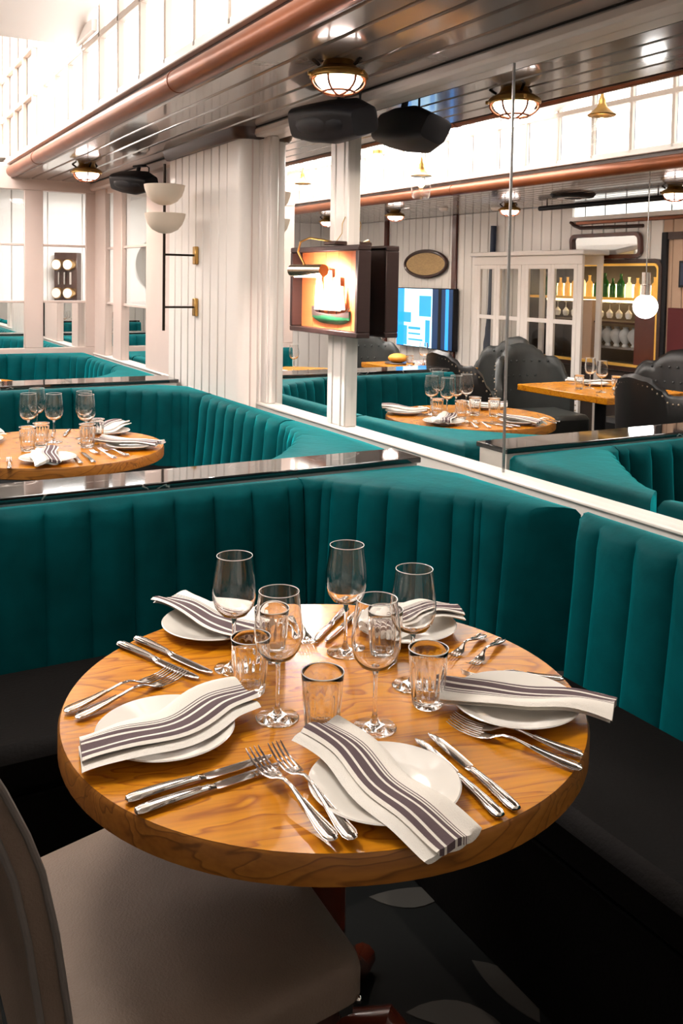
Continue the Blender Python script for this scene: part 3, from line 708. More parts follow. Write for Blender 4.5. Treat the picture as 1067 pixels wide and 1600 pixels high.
for (x, y, l) in ((.0, 2.72, 'leftmost wine glass of the second booth'), (.07, 2.90, 'rear left wine glass of the second booth'), (.10, 2.68, 'third wine glass from the left in the second booth'),
                  (.24, 2.72, 'rear one of the two right wine glasses in the second booth'), (.22, 2.60, 'front one of the two right wine glasses in the second booth')):
    first(WG, (x, y, TZ), 0, l, 'wine glasses in the second booth')
for (x, y, l) in ((-.04, 2.52, 'fluted tumbler at the left of the second booth table'), (.20, 2.50, 'fluted tumbler at the right of the second booth table'), (.03, 2.60, 'fluted tumbler behind the left one in the second booth'), (.27, 2.62, 'fluted tumbler behind the right wine glasses in the second booth')):
    first(TG, (x, y, TZ), 0, l, 'tumblers in the second booth')
kg, fg = 'knives in the second booth', 'forks in the second booth'
cutlery('knife', 'left knife of the pair near the divider in the second booth', (.11, 2.37), (.09, 2.15), group=kg); cutlery('knife', 'right knife of the pair near the divider in the second booth', (.15, 2.38), (.14, 2.15), group=kg)
cutlery('fork', 'left fork of the pair near the right plate in the second booth', (.19, 2.40), (.24, 2.20), group=fg); cutlery('fork', 'right fork of the pair near the right plate in the second booth', (.23, 2.42), (.30, 2.23), group=fg)
cutlery('knife', 'left knife at the back of the second booth table', (.12, 2.80), (.16, 2.96), group=kg); cutlery('knife', 'right knife at the back of the second booth table', (.17, 2.80), (.23, 2.96), group=kg)
cutlery('fork', 'fork at the left of the front plate in the second booth', (-.14, 2.36), (-.17, 2.17), group=fg); cutlery('fork', 'outer fork at the left of the front plate in the second booth', (-.18, 2.38), (-.22, 2.20), group=fg)
plate('white plate on the third booth table', .12, 4.80, TZ, 'plates in the third booth')
napkin('striped napkin on the third booth table', [(-.02, 4.76), (.06, 4.79), (.12, 4.81), (.2, 4.84)], .09, [U + .022, U + .018, U + .03, U + .034], seed=30, group='napkins in the third booth')
first(WG, (-.1, 5.1, TZ), 0, 'wine glass on the third booth table, left one', 'wine glasses in the third booth'); first(WG, (.05, 5.2, TZ), 0, 'wine glass on the third booth table, right one', 'wine glasses in the third booth')

# ------------------------------------------------------------------ taupe leather chair in the foreground
ch = thing('dining_chair', 'taupe leather dining chair in the lower left foreground, pushed under the table', 'chair', (-.28, 0, 0))
def poly_cushion(pts, z0, z1, b, cx):
    c = Vector((sum(p[0] for p in pts) / len(pts), sum(p[1] for p in pts) / len(pts))); N = []
    # rounded outline
    n = len(pts)
    for i in range(n):
        p, q, r = Vector(pts[i - 1]), Vector(pts[i]), Vector(pts[(i + 1) % n]); rr = .035
        a = q + (p - q).normalized() * rr; d = q + (r - q).normalized() * rr
        for k in range(6): t = k / 5; N.append((a * (1 - t) ** 2 + q * 2 * t * (1 - t) + d * t * t))
    rings = []
    for s, z in ((.96, z0), (1, z0 + .008), (1, z1 - b), (.985, z1 - b * .35), (.955, z1), (.7, z1 + .008), (.35, z1 + .012), (.02, z1 + .013)):
        rings.append([(c.x + (p.x - c.x) * s - cx[0], c.y + (p.y - c.y) * s - cx[1], z) for p in N])
    return MB().loft(rings)
o0 = (-.28, 0)
poly_cushion([(-.52, -.30), (-.06, -.255), (-.035, .34), (-.50, .215)], .395, .462, .020, o0).build('seat', 'leather', ch, ang=50)
poly_cushion([(-.51, -.285), (-.08, -.24), (-.06, .32), (-.50, .20)], .36, .395, .01, o0).build('seat_frame', 'darkwood', ch)
MB().box(-.012, .012, -.004, .004, 0, .022, .002).build('corner_clip', 'chrome', ch, (.185, -.252, .385))
MB().ball((0, 0, 0), .006, 10).build('stud', 'chrome', ch, (.205, -.256, .405))
prof = [(-.505, .36), (-.500, .47), (-.512, .58), (-.527, .69), (-.543, .77), (-.560, .82), (-.586, .88), (-.612, .93)]
rings = []
for (x, z) in prof:
    y0, y1 = -.292, .235; tk = .028; ring = []; cv = .0
    for k in range(13):
        t = k / 12; y = y0 + (y1 - y0) * t; cv = -.045 * (1 - (2 * t - 1) ** 2) * (z - .36) / .5
        ring.append((x + cv, y))
    outer = [(a - tk, b) for a, b in ring[::-1]]
    outer[0] = (outer[0][0], outer[0][1]); R = [(a - o0[0], b, z) for a, b in ring + outer]; rings.append(R)
top = [(a - .01, b, c + .012) for a, b, c in rings[-1]]; rings.append(top)
MB().loft(rings).build('backrest', 'leather', ch, ang=50)
pp = [(x - o0[0] + .002, -.294, z) for x, z in prof]
MB().tube(pp, .0045, 8).build('edge_piping', 'leatheredge', ch)
MB().tube([(x - o0[0] - .030, -.294, z) for x, z in prof], .0045, 8).build('edge_piping', 'leatheredge', ch)
MB().tube([(x - o0[0] - .040 - .028, -.20, z) for x, z in prof], .003, 8).build('rear_seam', 'leatheredge', ch)
for (x, y, sx) in ((.17, -.215, 0), (.18, .27, 0), (-.20, -.255, -.05), (-.19, .17, -.05)):
    MB().tube([(x, y, .37), (x + sx * .4, y, .2), (x + sx, y, .0)], [.022, .019, .014], 4).build('leg', 'redwood', ch)

# ------------------------------------------------------------------ ceiling lamps, speakers, bowl lamp
def bulkhead():
    t = thing('bulkhead_lamp', 'x', 'lamp')
    MB().lathe([(.001, 0), (.052, 0), (.055, -.006), (.060, -.020), (.088, -.034), (.094, -.040), (.094, -.052), (.001, -.052)], 32).build('housing', 'brass', t)
    MB().lathe([(.085, -.040), (.098, -.042), (.102, -.048), (.102, -.058), (.098, -.063), (.085, -.064)], 32).build('ring', 'brass', t)
    MB().ball((0, 0, -.058), .082, 28, (1, 1, .62), -1, 0).build('lamp_glass', 'lamp', t)
    for k in range(3):
        a = k * pi / 3 + .3; p = []
        for i in range(13): b = pi * i / 12; p.append((.095 * cos(b) * cos(a), .095 * cos(b) * sin(a), -.056 - .060 * sin(b) ** .8))
        MB().tube(p, .0042, 8).build('cage_bar', 'copper', t)
    MB().tube([(.055 * cos(2 * pi * k / 24), .055 * sin(2 * pi * k / 24), -.106) for k in range(25)], .0042, 8).build('cage_ring', 'copper', t)
    for k in range(3):
        a = k * 2 * pi / 3 + .5; MB().tube([(.10 * cos(a), .10 * sin(a), -.05), (.112 * cos(a), .112 * sin(a), -.05)], .007, 8).build('clasp', 'brass', t)
        MB().tube([(.07 * cos(a), .07 * sin(a), -.02), (.098 * cos(a), .098 * sin(a), .0)], .006, 6).build('foot_lug', 'black_metal', t)
    return t
BL = bulkhead()
def lamp_light(x, y, z, e, col=(1, .84, .70), r=.02):
    d = bpy.data.lights.new('lamp_light', 'SPOT'); d.energy = e; d.color = col; d.shadow_soft_size = r; d.spot_size = RD(172); d.spot_blend = .6
    o = bpy.data.objects.new('lamp_light', d); COL.objects.link(o); o.location = (x, y, z)
for (x, y, l, e) in ((.795, 1.42, 'caged brass ceiling lamp over the nearest booth, large at the top', 1), (.785, 4.90, 'caged brass ceiling lamp at the far end of the plank ceiling', 1), (.79, -1.6, 'caged brass ceiling lamp behind the camera', .15),
                  (-2.16, 6.86, 'caged ceiling lamp across the aisle, mirrored above the oval plaque and the screen', .6), (-2.55, 5.45, 'caged brass ceiling lamp across the aisle, mirrored right at the mirror joint', 0), (-2.45, 3.42, 'caged ceiling lamp across the aisle at the right edge of the mirror', .6), (-2.1, 8.25, 'farthest caged ceiling lamp across the aisle, mirrored above the display box', .6)):
    first(BL, (x, y, ZC), rnd.uniform(0, 1), l, 'caged ceiling lamps')
    if e: lamp_light(x, y, ZC - .128, LAMP_W * e)

def speaker(loc, rz, lab, s=1):
    t = thing('wall_speaker', lab, 'speaker', loc, rz, 'black speakers under the ceiling'); t.scale = (s * 1.45, s * 1.15, s * 1.05)
    rg = []
    for x, hw, hh in ((-.15, .050, .045), (-.148, .065, .060), (-.05, .082, .072), (.06, .085, .075), (.11, .066, .060), (.148, .052, .048), (.15, .045, .04)):
        rg.append([(x, hw * (abs(cos(a)) ** .45) * (1 if cos(a) > 0 else -1), hh * (abs(sin(a)) ** .45) * (1 if sin(a) > 0 else -1)) for a in [2 * pi * k / 28 for k in range(28)]])
    b = MB().loft(rg).build('speaker_body', 'dark', t); b.rotation_euler = (RD(20), RD(10), 0)
    g = MB().ball((0, -.055, 0), .07, 20, (1.75, .5, .8), -1, 1).build('grille', 'dark', t); g.rotation_euler = (RD(20), RD(10), 0)
    MB().tube([(0, .02, .05), (.0, .03, .09), (.01, .03, .125)], .012, 8).build('bracket', 'dark', t)
    MB().box(-.03, .05, .01, .05, .11, .125, .003).build('mount_plate', 'dark', t)
    MB().tube([(.06, .03, .12), (.09, .03, .10), (.09, .03, .05), (.05, .02, .04)], .004, 6).build('cable', 'dark', t)
    return t
speaker((1.0, 1.83, 2.11), RD(-84), 'black speaker hanging under the ceiling next to the brass lamp, doubled in the mirror')
speaker((.98, 4.45, 2.09), RD(-70), 'small black speaker under the far ceiling, left of the white bowls', .85)

bl = thing('bowl_lamp', 'wall lamp with two cream bowls on a thin dark stem, bracketed to the column', 'lamp', (.862, 3.49, 0))
MB().tube([(0, 0, 1.185), (0, 0, 2.10)], .008, 8).build('stem', 'black_metal', bl)
bw = MB().lathe([(.001, -.112), (.035, -.106), (.07, -.088), (.095, -.058), (.108, -.022), (.112, 0), (.109, 0), (.104, -.022), (.092, -.055), (.067, -.084), (.034, -.10), (.001, -.107)], 36).mesh('bowl', 'bowl')
put('bowl', bw, bl, (-.0, 0, 1.985)); put('bowl', bw, bl, (.004, 0, 1.83))
for z in (1.605, 1.315):
    MB().tube([(0, 0, z), (.185, 0, z)], .006, 8).build('arm', 'black_metal', bl); MB().box(.172, .192, -.022, .022, z - .05, z + .05, .003).build('bracket_plate', 'brass', bl)

# ------------------------------------------------------------------ ship display box and picture lamp
bx = thing('display_box', 'dark wooden display box with a lit green-hulled model ship, on the mirror post', 'display box', (XM - .035, 2.07, 1.435))
hw, hh, dp = .305, .188, .062
for (a, b_, c, d) in ((-hw, hw, hh - .022, hh), (-hw, hw, -hh, -hh + .022), (-hw, -hw + .022, -hh + .022, hh - .022), (hw - .022, hw, -hh + .022, hh - .022)):
    MB().box(-dp, 0, a, b_, c, d, .003).build('frame_side', 'boxwood', bx)
for i in range(5): MB().box(-.012, -.004, -hw + .022 + i * .1132, -hw + .1342 + i * .1132, -hh + .02, hh - .02, .001).build('backboard', 'orange', bx)
MB().box(-.004, 0, -hw + .01, hw - .01, -hh + .01, hh - .01).build('back_panel', 'boxwood', bx)
hu = []
for i in range(13):
    t = i / 12; y = .16 - .33 * t; wd = .026 * (sin(pi * min(.98, t * .9 + .06)) ** .6); dep = .040 * (1 - abs(2 * t - 1) ** 4 * .6); sh = .018 * (2 * t - 1) ** 2 + (.012 if t < .1 else 0)
    hu.append([(-.014, y, -.075 + sh), (-.014 - wd, y, -.077 + sh), (-.014 - wd * .92, y, -.092), (-.014 - wd * .55, y, -.075 - dep * .8), (-.014, y, -.075 - dep)])
hul = MB().loft(hu).build('hull', 'hull', bx); hul.location = (0, 0, -.03)
MB().loft([[(a[0] - .001 if k in (1, 2) else a[0], a[1], a[2] + (0.004 if k in (0, 1) else 0) + (.010 if k > 1 else 0) * 1) for k, a in enumerate(r_[:3])] for r_ in hu]).build('deck_line', 'hulltop', hul)
for y in (.08, 0, -.07): MB().tube([(-.026, y, -.08), (-.026, y, .13)], .0022, 6).build('mast', 'hulltop', hul)
for (y, w0, w1, z0_, z1_) in ((.085, .040, .030, -.055, .055), (.0, .042, .030, -.055, .115), (-.075, .038, .028, -.055, .085), (.085, .026, .018, .06, .105), (-.128, .022, .004, -.05, .05)):
    R = []
    for i in range(6):
        t = i / 5; ww = w0 + (w1 - w0) * t; z = z0_ + (z1_ - z0_) * t; R.append([(-.030 - .010 * sin(pi * k / 6), y - ww + 2 * ww * k / 6, z) for k in range(7)] + [(-.028 - .010 * sin(pi * k / 6), y - ww + 2 * ww * k / 6, z) for k in range(6, -1, -1)])
    MB().loft(R).build('sail', 'sail', hul)
MB().tube([(-.026, -.14, -.065), (-.026, -.19, -.035)], .002, 6).build('bowsprit', 'hulltop', hul)
MB().tube([(-.028, .06, .10), (-.028, .08, .14), (-.028, .1, .10)], .002, 6).build('rigging', 'sail', hul)
pl = thing('picture_lamp', 'brass picture lamp with a cylinder shade on a curved arm, over the display box', 'lamp', (XM - .06, 2.02, 1.628))
MB().box(-.03, .03, -.05, .05, 0, .016, .003).build('base', 'darkwood', pl)
MB().tube([(-.01, 0, .012), (-.045, .03, .022), (-.085, .075, .030), (-.115, .10, .012), (-.122, .11, -.03), (-.115, .06, -.085)], .0045, 8).build('arm', 'brass', pl)
sd = MB().tube([(0, -.11, 0), (0, .11, 0)], .026, 20).build('shade', 'nickel', pl, (-.115, .03, -.11)); sd.rotation_euler.z = RD(10)
MB().box(-.013, .013, -.10, .10, -.028, -.0235).build('lamp_tube', 'tube', pl, (-.115, .03, -.11))
MB().tube([(0, .0, .01), (.02, -.02, .05), (.015, -.03, .09), (.03, -.03, .12)], .0018, 6).build('wire', 'brass', pl)
sd_ = bpy.data.lights.new('picture_light', 'SPOT'); sd_.energy = 50; sd_.color = (1, .72, .50); sd_.spot_size = RD(115); sd_.spot_blend = .8; sd_.shadow_soft_size = .02
so = bpy.data.objects.new('picture_light', sd_); COL.objects.link(so); so.location = (XM - .175, 2.03, 1.478)
so.rotation_euler = Vector((.13, .0, -.02)).to_track_quat('-Z', 'Y').to_euler()

# ------------------------------------------------------------------ pendants in the aisle, seen in the mirror
def bell(loc, top, lab):
    t = thing('pendant_lamp', lab, 'lamp', loc, 0, 'brass bell pendants over the aisle'); t.scale = (1.4, 1.4, 1.25)
    MB().tube([(0, 0, .07), (0, 0, (top - loc[2]) / 1.25)], .002, 6).build('chain', 'black_metal', t)
    MB().lathe([(.003, .085), (.008, .06), (.014, .045), (.013, .035), (.022, .015), (.045, -.008), (.055, -.016), (.052, -.020), (.02, -.016), (.001, -.016)], 24).build('bell_cap', 'brass', t)
    MB().lathe([(.03, -.02), (.045, -.04), (.05, -.08), (.046, -.125), (.040, -.14), (.038, -.14), (.044, -.122), (.048, -.08), (.043, -.04), (.028, -.02)], 24).build('glass_shade', 'thin', t)
    MB().ball((0, 0, -.055), .02, 12, (1, 1, 1.4)).build('bulb', 'bulb', t)
bell((-.5, 5.78, 2.34), 3.6, 'brass bell pendant mirrored left of the white post, above the bowls')
bell((-.5, 3.95, 2.24), 2.85, 'brass bell pendant on a chain, mirrored left of the mirror joint')
bell((-.5, 2.25, 2.41), 3.28, 'brass bell pendant mirrored at the top right under the roof slope')
t = thing('round_pendant_bulb', 'bright frosted round bulb mirrored behind the black speaker', 'lamp', (-.6, 4.70, 2.40)); MB().ball((0, 0, 0), .065, 20).build('bulb_glass', 'globe', t); MB().lathe([(.02, .06), (.04, .065), (.04, .09), (.015, .11)], 16).build('fitting', 'brass', t); MB().tube([(0, 0, .1), (0, 0, .75)], .003, 6).build('cord', 'black_metal', t)
t = thing('globe_pendant', 'white glowing globe pendant with a chrome cylinder, mirrored before the bar', 'lamp', (-2.0, 3.26, 1.33))
MB().ball((0, 0, 0), .088, 28).build('globe', 'globe', t); MB().lathe([(.001, .245), (.032, .245), (.032, .08), (.001, .08)], 24).build('chrome_sleeve', 'chrome', t)
MB().lathe([(.034, .16), (.042, .158), (.042, .152), (.034, .150)], 24).build('sleeve_ring', 'chrome', t); MB().tube([(0, 0, .24), (0, 0, ZC - 1.33)], .004, 6).build('cord', 'steel', t)
lamp_light(-2.0, 3.26, 1.225, 12, (1, .9, .8))

# ------------------------------------------------------------------ furniture across the aisle (mirrored)
def lerp_list(L, x):
    for (a, b), (c, d) in zip(L[:-1], L[1:]):
        if x <= c: k = (x - a) / (c - a); k = k * k * (3 - 2 * k); return b + (d - b) * k
    return L[-1][1]
def wing(name, m, nails=True):
    t = thing('tufted_chair', 'x', 'chair')
    W, D = .31, .56
    def plan(u): # u in -1..1 around the back
        a = u * 1.28; return Vector((-(D / 2) * cos(a) ** 1 * 1.0 + (.0), W * 1.02 * sin(a) / sin(1.28)))
    rings = []; N = 36
    for i in range(N + 1):
        u = -1 + 2 * i / N; p = plan(u); q = Vector((p.x * 1.0, p.y)); n = Vector((p.x / (D / 2) ** 2, p.y / W ** 2)).normalized(); s = p + n * .055
        zt = lerp_list(((0, .985), (.22, .97), (.38, .925), (.46, .885), (.52, .88), (.62, .885), (.74, .85), (.86, .74), (1, .64)), abs(u))
        rc = .05 * (1 - abs(u)) ** .5 * cos(u * 1.5)
        rings.append([(q.x, q.y, .42), (q.x - rc * .5, q.y, zt - .10), (q.x - rc, q.y, zt - .025), ((q.x + s.x) / 2 - rc * 1.2, (q.y + s.y) / 2, zt), (s.x - rc * 1.3, s.y, zt - .02), (s.x - rc, s.y, zt - .12), (s.x, s.y, .30), (q.x, q.y, .30)])
    MB().loft(rings).build('backrest', m, t, ang=60)
    MB().box(-.22, .30, -.27, .27, .30, .46, .035).build('seat', m, t)
    for sx, sy in ((-.22, -.22), (-.22, .22), (.25, -.22), (.25, .22)): MB().tube([(sx, sy, .31), (sx * 1.08, sy * 1.05, 0)], [.022, .014], 8).build('leg', 'darkwood', t)
    nb = MB()
    if nails:
        for i in range(0, N + 1):
            r_ = rings[i][5]; nb.ball((r_[0] * 1.01, r_[1] * 1.01, r_[2] + .075), .0075, 6)
        for e in (0, N):
            for k in range(7): r_ = rings[e][6]; nb.ball((r_[0] + .012, r_[1], .35 + k * .045), .0075, 6)
        o = nb.build('nail_trim', 'nail', t); o['kind'] = 'stuff'
    bt = MB()
    for j, z in enumerate((.60, .72, .84)):
        for k in range(-3 + (j % 2), 4 - (j % 2)):
            u = k * .17 + (.085 if j % 2 else 0); p = plan(u); bt.ball((p.x - .02 + .006, p.y * .97, z), .010, 6)
    o = bt.build('tuft_buttons', m, t); o['kind'] = 'stuff'
    return t
CB, CG = wing('a', 'chairblack'), wing('b', 'chairgrey')
rg = MB().tube([(-.395, .03 * cos(a), .80 + .022 * sin(a)) for a in [pi + pi * k / 8 for k in range(9)]], .004, 6)
cg_ = 'dark tufted wing chairs across the aisle'
c = first(CB, (-1.13, 4.08, 0), RD(180), 'black wing chair with its back to the mirror, left of the mirror joint', cg_)
c = dup(CB, (-1.18, 2.22, 0), RD(185), 'black nail-trimmed wing chair mirrored at the right edge', cg_)
c = dup(CB, (-2.40, 3.52, 0), RD(-4), 'black wing chair behind the left end of the square table', cg_)
c = first(CG, (-1.86, 4.16, 0), RD(-80), 'charcoal tufted chair at the left end of the square table, facing us', cg_)
c = dup(CG, (-2.42, 2.78, 0), RD(8), 'charcoal tufted chair behind the square table, right of the wine glasses', cg_)
c = dup(CG, (-1.45, 6.05, 0), RD(-80), 'charcoal chair with rounded back below the blue screen', cg_)
c = dup(CG, (-2.17, 5.22, 0), RD(-5), 'charcoal chair mirrored right of the blue screen', cg_)
for o in (CB,): MB().tube([(-.360, .03 * cos(a), .80 + .022 * sin(a)) for a in [pi + pi * k / 8 for k in range(9)]], .004, 6).build('ring_pull', 'chrome', o)

def sq_table(lab, x0, x1, y0, y1):
    t = thing('square_table', lab, 'table', ((x0 + x1) / 2, (y0 + y1) / 2, 0)); a, b = (x1 - x0) / 2, (y1 - y0) / 2
    MB().box(-a, a, -b, b, .705, .75, .004).build('table_top', 'wood', t)
    MB().tube([(0, 0, .03), (0, 0, .71)], .04, 12).build('pedestal', 'dark', t); MB().box(-.25, .25, -.25, .25, 0, .03, .01).build('base', 'dark', t)
sq_table('rectangular honey-coloured wooden table across the aisle, mirrored among black chairs', -2.02, -1.24, 2.86, 3.74)
sq_table('wooden table across the aisle with bread on it, mirrored under the display box', -1.75, -1.05, 4.85, 5.65)
sq_table('wooden table by the bar wall, mirrored at the right edge', -2.95, -2.75 + .35, 3.85, 4.45) if False else None
gp = 'place settings across the aisle'
plate('white plate with napkin at the rear of the rectangular table', -1.72, 3.45, TZ, gp); plate('white plate with napkin at the right of the rectangular table', -1.62, 2.98, TZ, gp)
napkin('napkin at the rear left of the rectangular table', [(-1.60, 3.62), (-1.68, 3.50), (-1.74, 3.42), (-1.80, 3.34)], .09, [U + .022, U + .018, U + .03, U + .03], seed=41, group='napkins across the aisle')
napkin('napkin at the right of the rectangular table', [(-1.50, 3.05), (-1.58, 3.0), (-1.66, 2.96), (-1.74, 2.92)], .09, [U + .022, U + .018, U + .03, U + .03], seed=42, group='napkins across the aisle')
for (x, y, l) in ((-1.55, 3.33, 'left wine glass on the rectangular table'), (-1.45, 3.12, 'right wine glass on the rectangular table'), (-1.28, 5.0, 'wine glass on the bread table, right of the bread'), (-2.25, 2.93, 'wine glass mirrored at the far right edge')):
    first(WG, (x, y, TZ), 0, l, 'wine glasses across the aisle')
for (x, y, l) in ((-1.42, 3.30, 'tumbler left of the wine glasses on the rectangular table'), (-1.62, 3.15, 'tumbler right of the wine glasses on the rectangular table'), (-1.22, 5.12, 'tumbler beside the bread'), (-1.35, 4.92, 'tumbler at the end of the bread table')):
    first(TG, (x, y, TZ), 0, l, 'tumblers across the aisle')
t = thing('serving_board', 'dark round tray carrying the bread on the mirrored table', 'tray', (-1.30, 5.40, TZ)); MB().lathe([(.001, 0), (.13, 0), (.135, .008), (.13, .012), (.001, .010)], 32).build('tray', 'darkwood', t)
bm_ = MB().ball((0, 0, 0), .085, 24, (1.0, 1.1, .5), -.9, 1).build('bread_loaf', 'bread', None, (-1.28, 5.40, TZ + .050)); tag(bm_, 'golden round bread loaf on the dark tray, mirrored below the blue screen', 'bread')
napkin('napkin beside the bread on the mirrored table', [(-1.45, 5.25), (-1.42, 5.18), (-1.38, 5.1), (-1.35, 5.05)], .09, [U + .012, U + .01, U + .01, U + .01], seed=43, group='napkins across the aisle')

# oval plaque, television, oar, rail, vent, wooden mirror
pq = thing('oval_plaque', 'oval tan plaque with a dark frame on the white boards, mirrored', 'plaque', (XW + .02, 7.45, 1.69))
o = MB().lathe([(.001, .0), (.40, .0), (.40, .012), (.001, .012)], 40).build('plaque_face', 'tanplaque', pq); o.rotation_euler = (0, RD(90), 0); o.scale = (.36, 1, 1)
o = MB().tube([(.15 * cos(2 * pi * k / 40), .42 * sin(2 * pi * k / 40), .01) for k in range(41)], .022, 8, cap=False).build('plaque_frame', 'darkwood', pq); o.rotation_euler = (0, RD(90), 0)
tv = thing('television', 'television showing a blue and white scene, mirrored on the boarded wall', 'television', (XW + .06, 7.38, 1.06))
MB().box(-.04, .03, -.58, .56, -.35, .35, .006).build('casing', 'dark', tv)
MB().box(.031, .034, -.18, .55, -.34, .34).build('picture_light_area', 'screenw', tv); MB().box(.031, .034, -.57, -.18, -.34, .34).build('picture_dark_area', 'screend', tv)
for (y0, y1, z0_, z1_, m_) in ((.40, .55, -.34, .34, 'screen'), (.25, .52, -.06, .06, 'screen'), (.33, .55, -.33, -.10, 'screen'), (-.16, .08, .02, .26, 'screen'), (-.14, -.05, -.33, -.02, 'screen'), (.05, .3, -.14, -.11, 'screen'), (.05, .3, -.20, -.18, 'screen'), (.0, .3, -.27, -.25, 'screen'), (-.50, -.44, -.34, .34, 'screen'), (-.36, -.30, -.34, .34, 'seam')):
    MB().box(.034, .0365, y0, y1, z0_, z1_).build('picture_patch', m_, tv)
oar = thing('oar', 'dark blue oar leaning on the white boards, mirrored left of the mirror joint', 'oar', (XW + .036, 6.20, 0))
MB().tube([(0, 0, 2.08), (0, .02, 1.2), (0, .04, 1.0)], [.030, .030, .034], 12).build('shaft', 'oar', oar)
MB().loft([[(sx * th_, .04 + y * w_, z) for sx, y in ((1, -.6), (1, .6), (0, 1), (-1, .6), (-1, -.6), (0, -1))] for z, w_, th_ in ((1.02, .034, .03), (.93, .06, .02), (.85, .085, .014), (.45, .09, .012), (.38, .07, .01))]).build('blade', 'oar', oar)
ro = thing('hanging_rod', 'long black rod under the ceiling across the aisle, mirrored above the bar', 'rod', (-2.7, 4.3, 2.185)); MB().tube([(0, -.62, .0), (0, .90, 0)], .022, 12).build('rod', 'dark', ro)
for y in (-.5, .8): MB().tube([(0, y, 0), (0, y, .05)], .006, 6).build('hook', 'dark', ro)
ve = thing('ceiling_vent', 'round dark ceiling vent across the aisle, mirrored', 'vent', (-2.34, 4.39, ZC)); MB().lathe([(.001, 0), (.19, 0), (.17, -.025), (.12, -.03), (.001, -.03)], 32).build('vent_body', 'dark', ve); MB().lathe([(.13, -.032), (.10, -.036), (.07, -.032)], 24).build('vent_ring', 'steel', ve)
wm = thing('wooden_mirror', 'long rounded mirror in a dark wooden frame over the bar, mirrored', 'mirror', (XW + .01, 4.63, 1.835))
def rrect(hw_, hh_, r, n=8):
    P = []
    for cx_, cz_, a0 in ((hw_ - r, hh_ - r, 0), (-hw_ + r, hh_ - r, pi / 2), (-hw_ + r, -hh_ + r, pi), (hw_ - r, -hh_ + r, 1.5 * pi)):
        for k in range(n + 1): a = a0 + pi / 2 * k / n; P.append((cx_ + r * cos(a), cz_ + r * sin(a)))
    return P
def ringframe(hw_, hh_, r, wd, d0, d1):
    A = rrect(hw_, hh_, r); B_ = rrect(hw_ - wd, hh_ - wd, max(r - wd, .005)); n = len(A); mb = MB()
    mb.add([(d0, a, b) for a, b in A] + [(d1, a, b) for a, b in A] + [(d1, a, b) for a, b in B_] + [(d0, a, b) for a, b in B_], [])
    for L_ in range(4):
        for i in range(n): j = (i + 1) % n; k = (L_ + 1) % 4; mb.f.append((L_ * n + i, L_ * n + j, k * n + j, k * n + i))
    return mb
wm.rotation_euler.y = RD(6)
ringframe(.43, .115, .07, .035, 0, .035).build('frame', 'redwood', wm)
A = rrect(.40, .09, .05); MB().loft([[(.004, a, b) for a, b in A], [(.010, a, b) for a, b in A]]).build('mirror_glass', 'mirror', wm)

for k, (x, y, l) in enumerate(((-2.35, 6.25, 'small white detector on the ceiling across the aisle, left one'), (-2.7, 5.85, 'small white detector on the ceiling across the aisle, nearer the boarded wall'))):
    t = thing('smoke_detector', l, 'detector', (x, y, ZC)); MB().lathe([(.001, 0), (.05, 0), (.045, -.02), (.03, -.03), (.001, -.03)], 20).build('housing', 'white', t)
# white glazed cabinet
cb = thing('glazed_cabinet', 'white wooden cabinet with glass doors, mirrored before the bar', 'cabinet', (XW + .21, 5.35, 0))
X0, X1, Y0, Y1 = -.13, .13, -.77, .77
MB().box(X0 - .03, X1 + .03, Y0 - .04, Y1 + .04, 1.745, 1.79, .008).build('cornice', 'white', cb)
MB().box(X0, X1, Y0, Y1, .0, .12, .005).build('plinth', 'white', cb); MB().box(X0, X1, Y0, Y1, .12, .14).build('shelf', 'white', cb)
for x in (X0, X1 - .03):
    for y in (Y0, -.02, Y1 - .06): MB().box(x, x + .03, y, y + .06, .14, 1.66, .004).build('stile', 'white', cb)
    MB().box(x - .001, x + .031, Y0, Y1, 1.66, 1.744, .004).build('top_rail', 'white', cb)
for (y0, y1) in ((Y0 + .06, -.375), (-.375, -.02), (.04, .40), (.40, Y1 - .06)):
    d = MB(); d.box(X1 - .028, X1 + .002, y0, y0 + .045, .14, 1.66, .003); d.box(X1 - .028, X1 + .002, y1 - .045, y1, .14, 1.66, .003)
    for z in (.14, 1.12, 1.62): d.box(X1 - .026, X1, y0 + .04, y1 - .04, z, z + .04, .003)
    dd = d.build('door', 'white', cb); MB().box(X1 - .016, X1 - .012, y0 + .04, y1 - .04, .18, 1.63).build('door_glass', 'thin', dd)

# bar behind the opening
br = thing('bar_front', 'bar opening with a dark rounded frame and gold edge, mirrored', 'bar', (XW, 4.87, 1.22))
MB().box(-.70, -.02, .96, 1.02, -1.2, .6).build('side_wall', 'darkroom', br); MB().box(-.70, -.02, -1.02, -.96, -1.2, .6).build('side_wall', 'darkroom', br)
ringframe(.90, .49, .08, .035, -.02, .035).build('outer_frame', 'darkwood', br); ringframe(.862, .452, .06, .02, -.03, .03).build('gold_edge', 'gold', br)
MB().box(-.70, -.62, -.95, .95, -1.2, .6).build('back_wall', 'darkroom', br); MB().box(-.62, -.02, -.95, .95, .49, .55).build('ceiling_panel', 'darkroom', br)
MB().box(-.02, .0, -.9, .9, -1.22, -.475).build('bar_panel', 'darkroom', br)
MB().box(-.55, .02, -.92, .92, -.50, -.47, .004).build('counter', 'steel', br)
MB().box(-.30, -.05, -.85, .85, .125, .15, .002).build('glass_shelf', 'gold', br)
MB().box(-.40, -.385, -.85, .85, .15, .27).build('lit_panel', 'shelf_glow', br); MB().box(-.30, -.29, -.85, .85, .10, .125).build('shelf_light', 'shelf_glow', br)
MB().box(-.40, -.05, -.85, .85, -.085, -.07, .002).build('rear_shelf', 'darkwood', br)
MB().box(-.10, -.02, -.06, .12, -.47, .12, .004).build('pillar', 'tan', br)
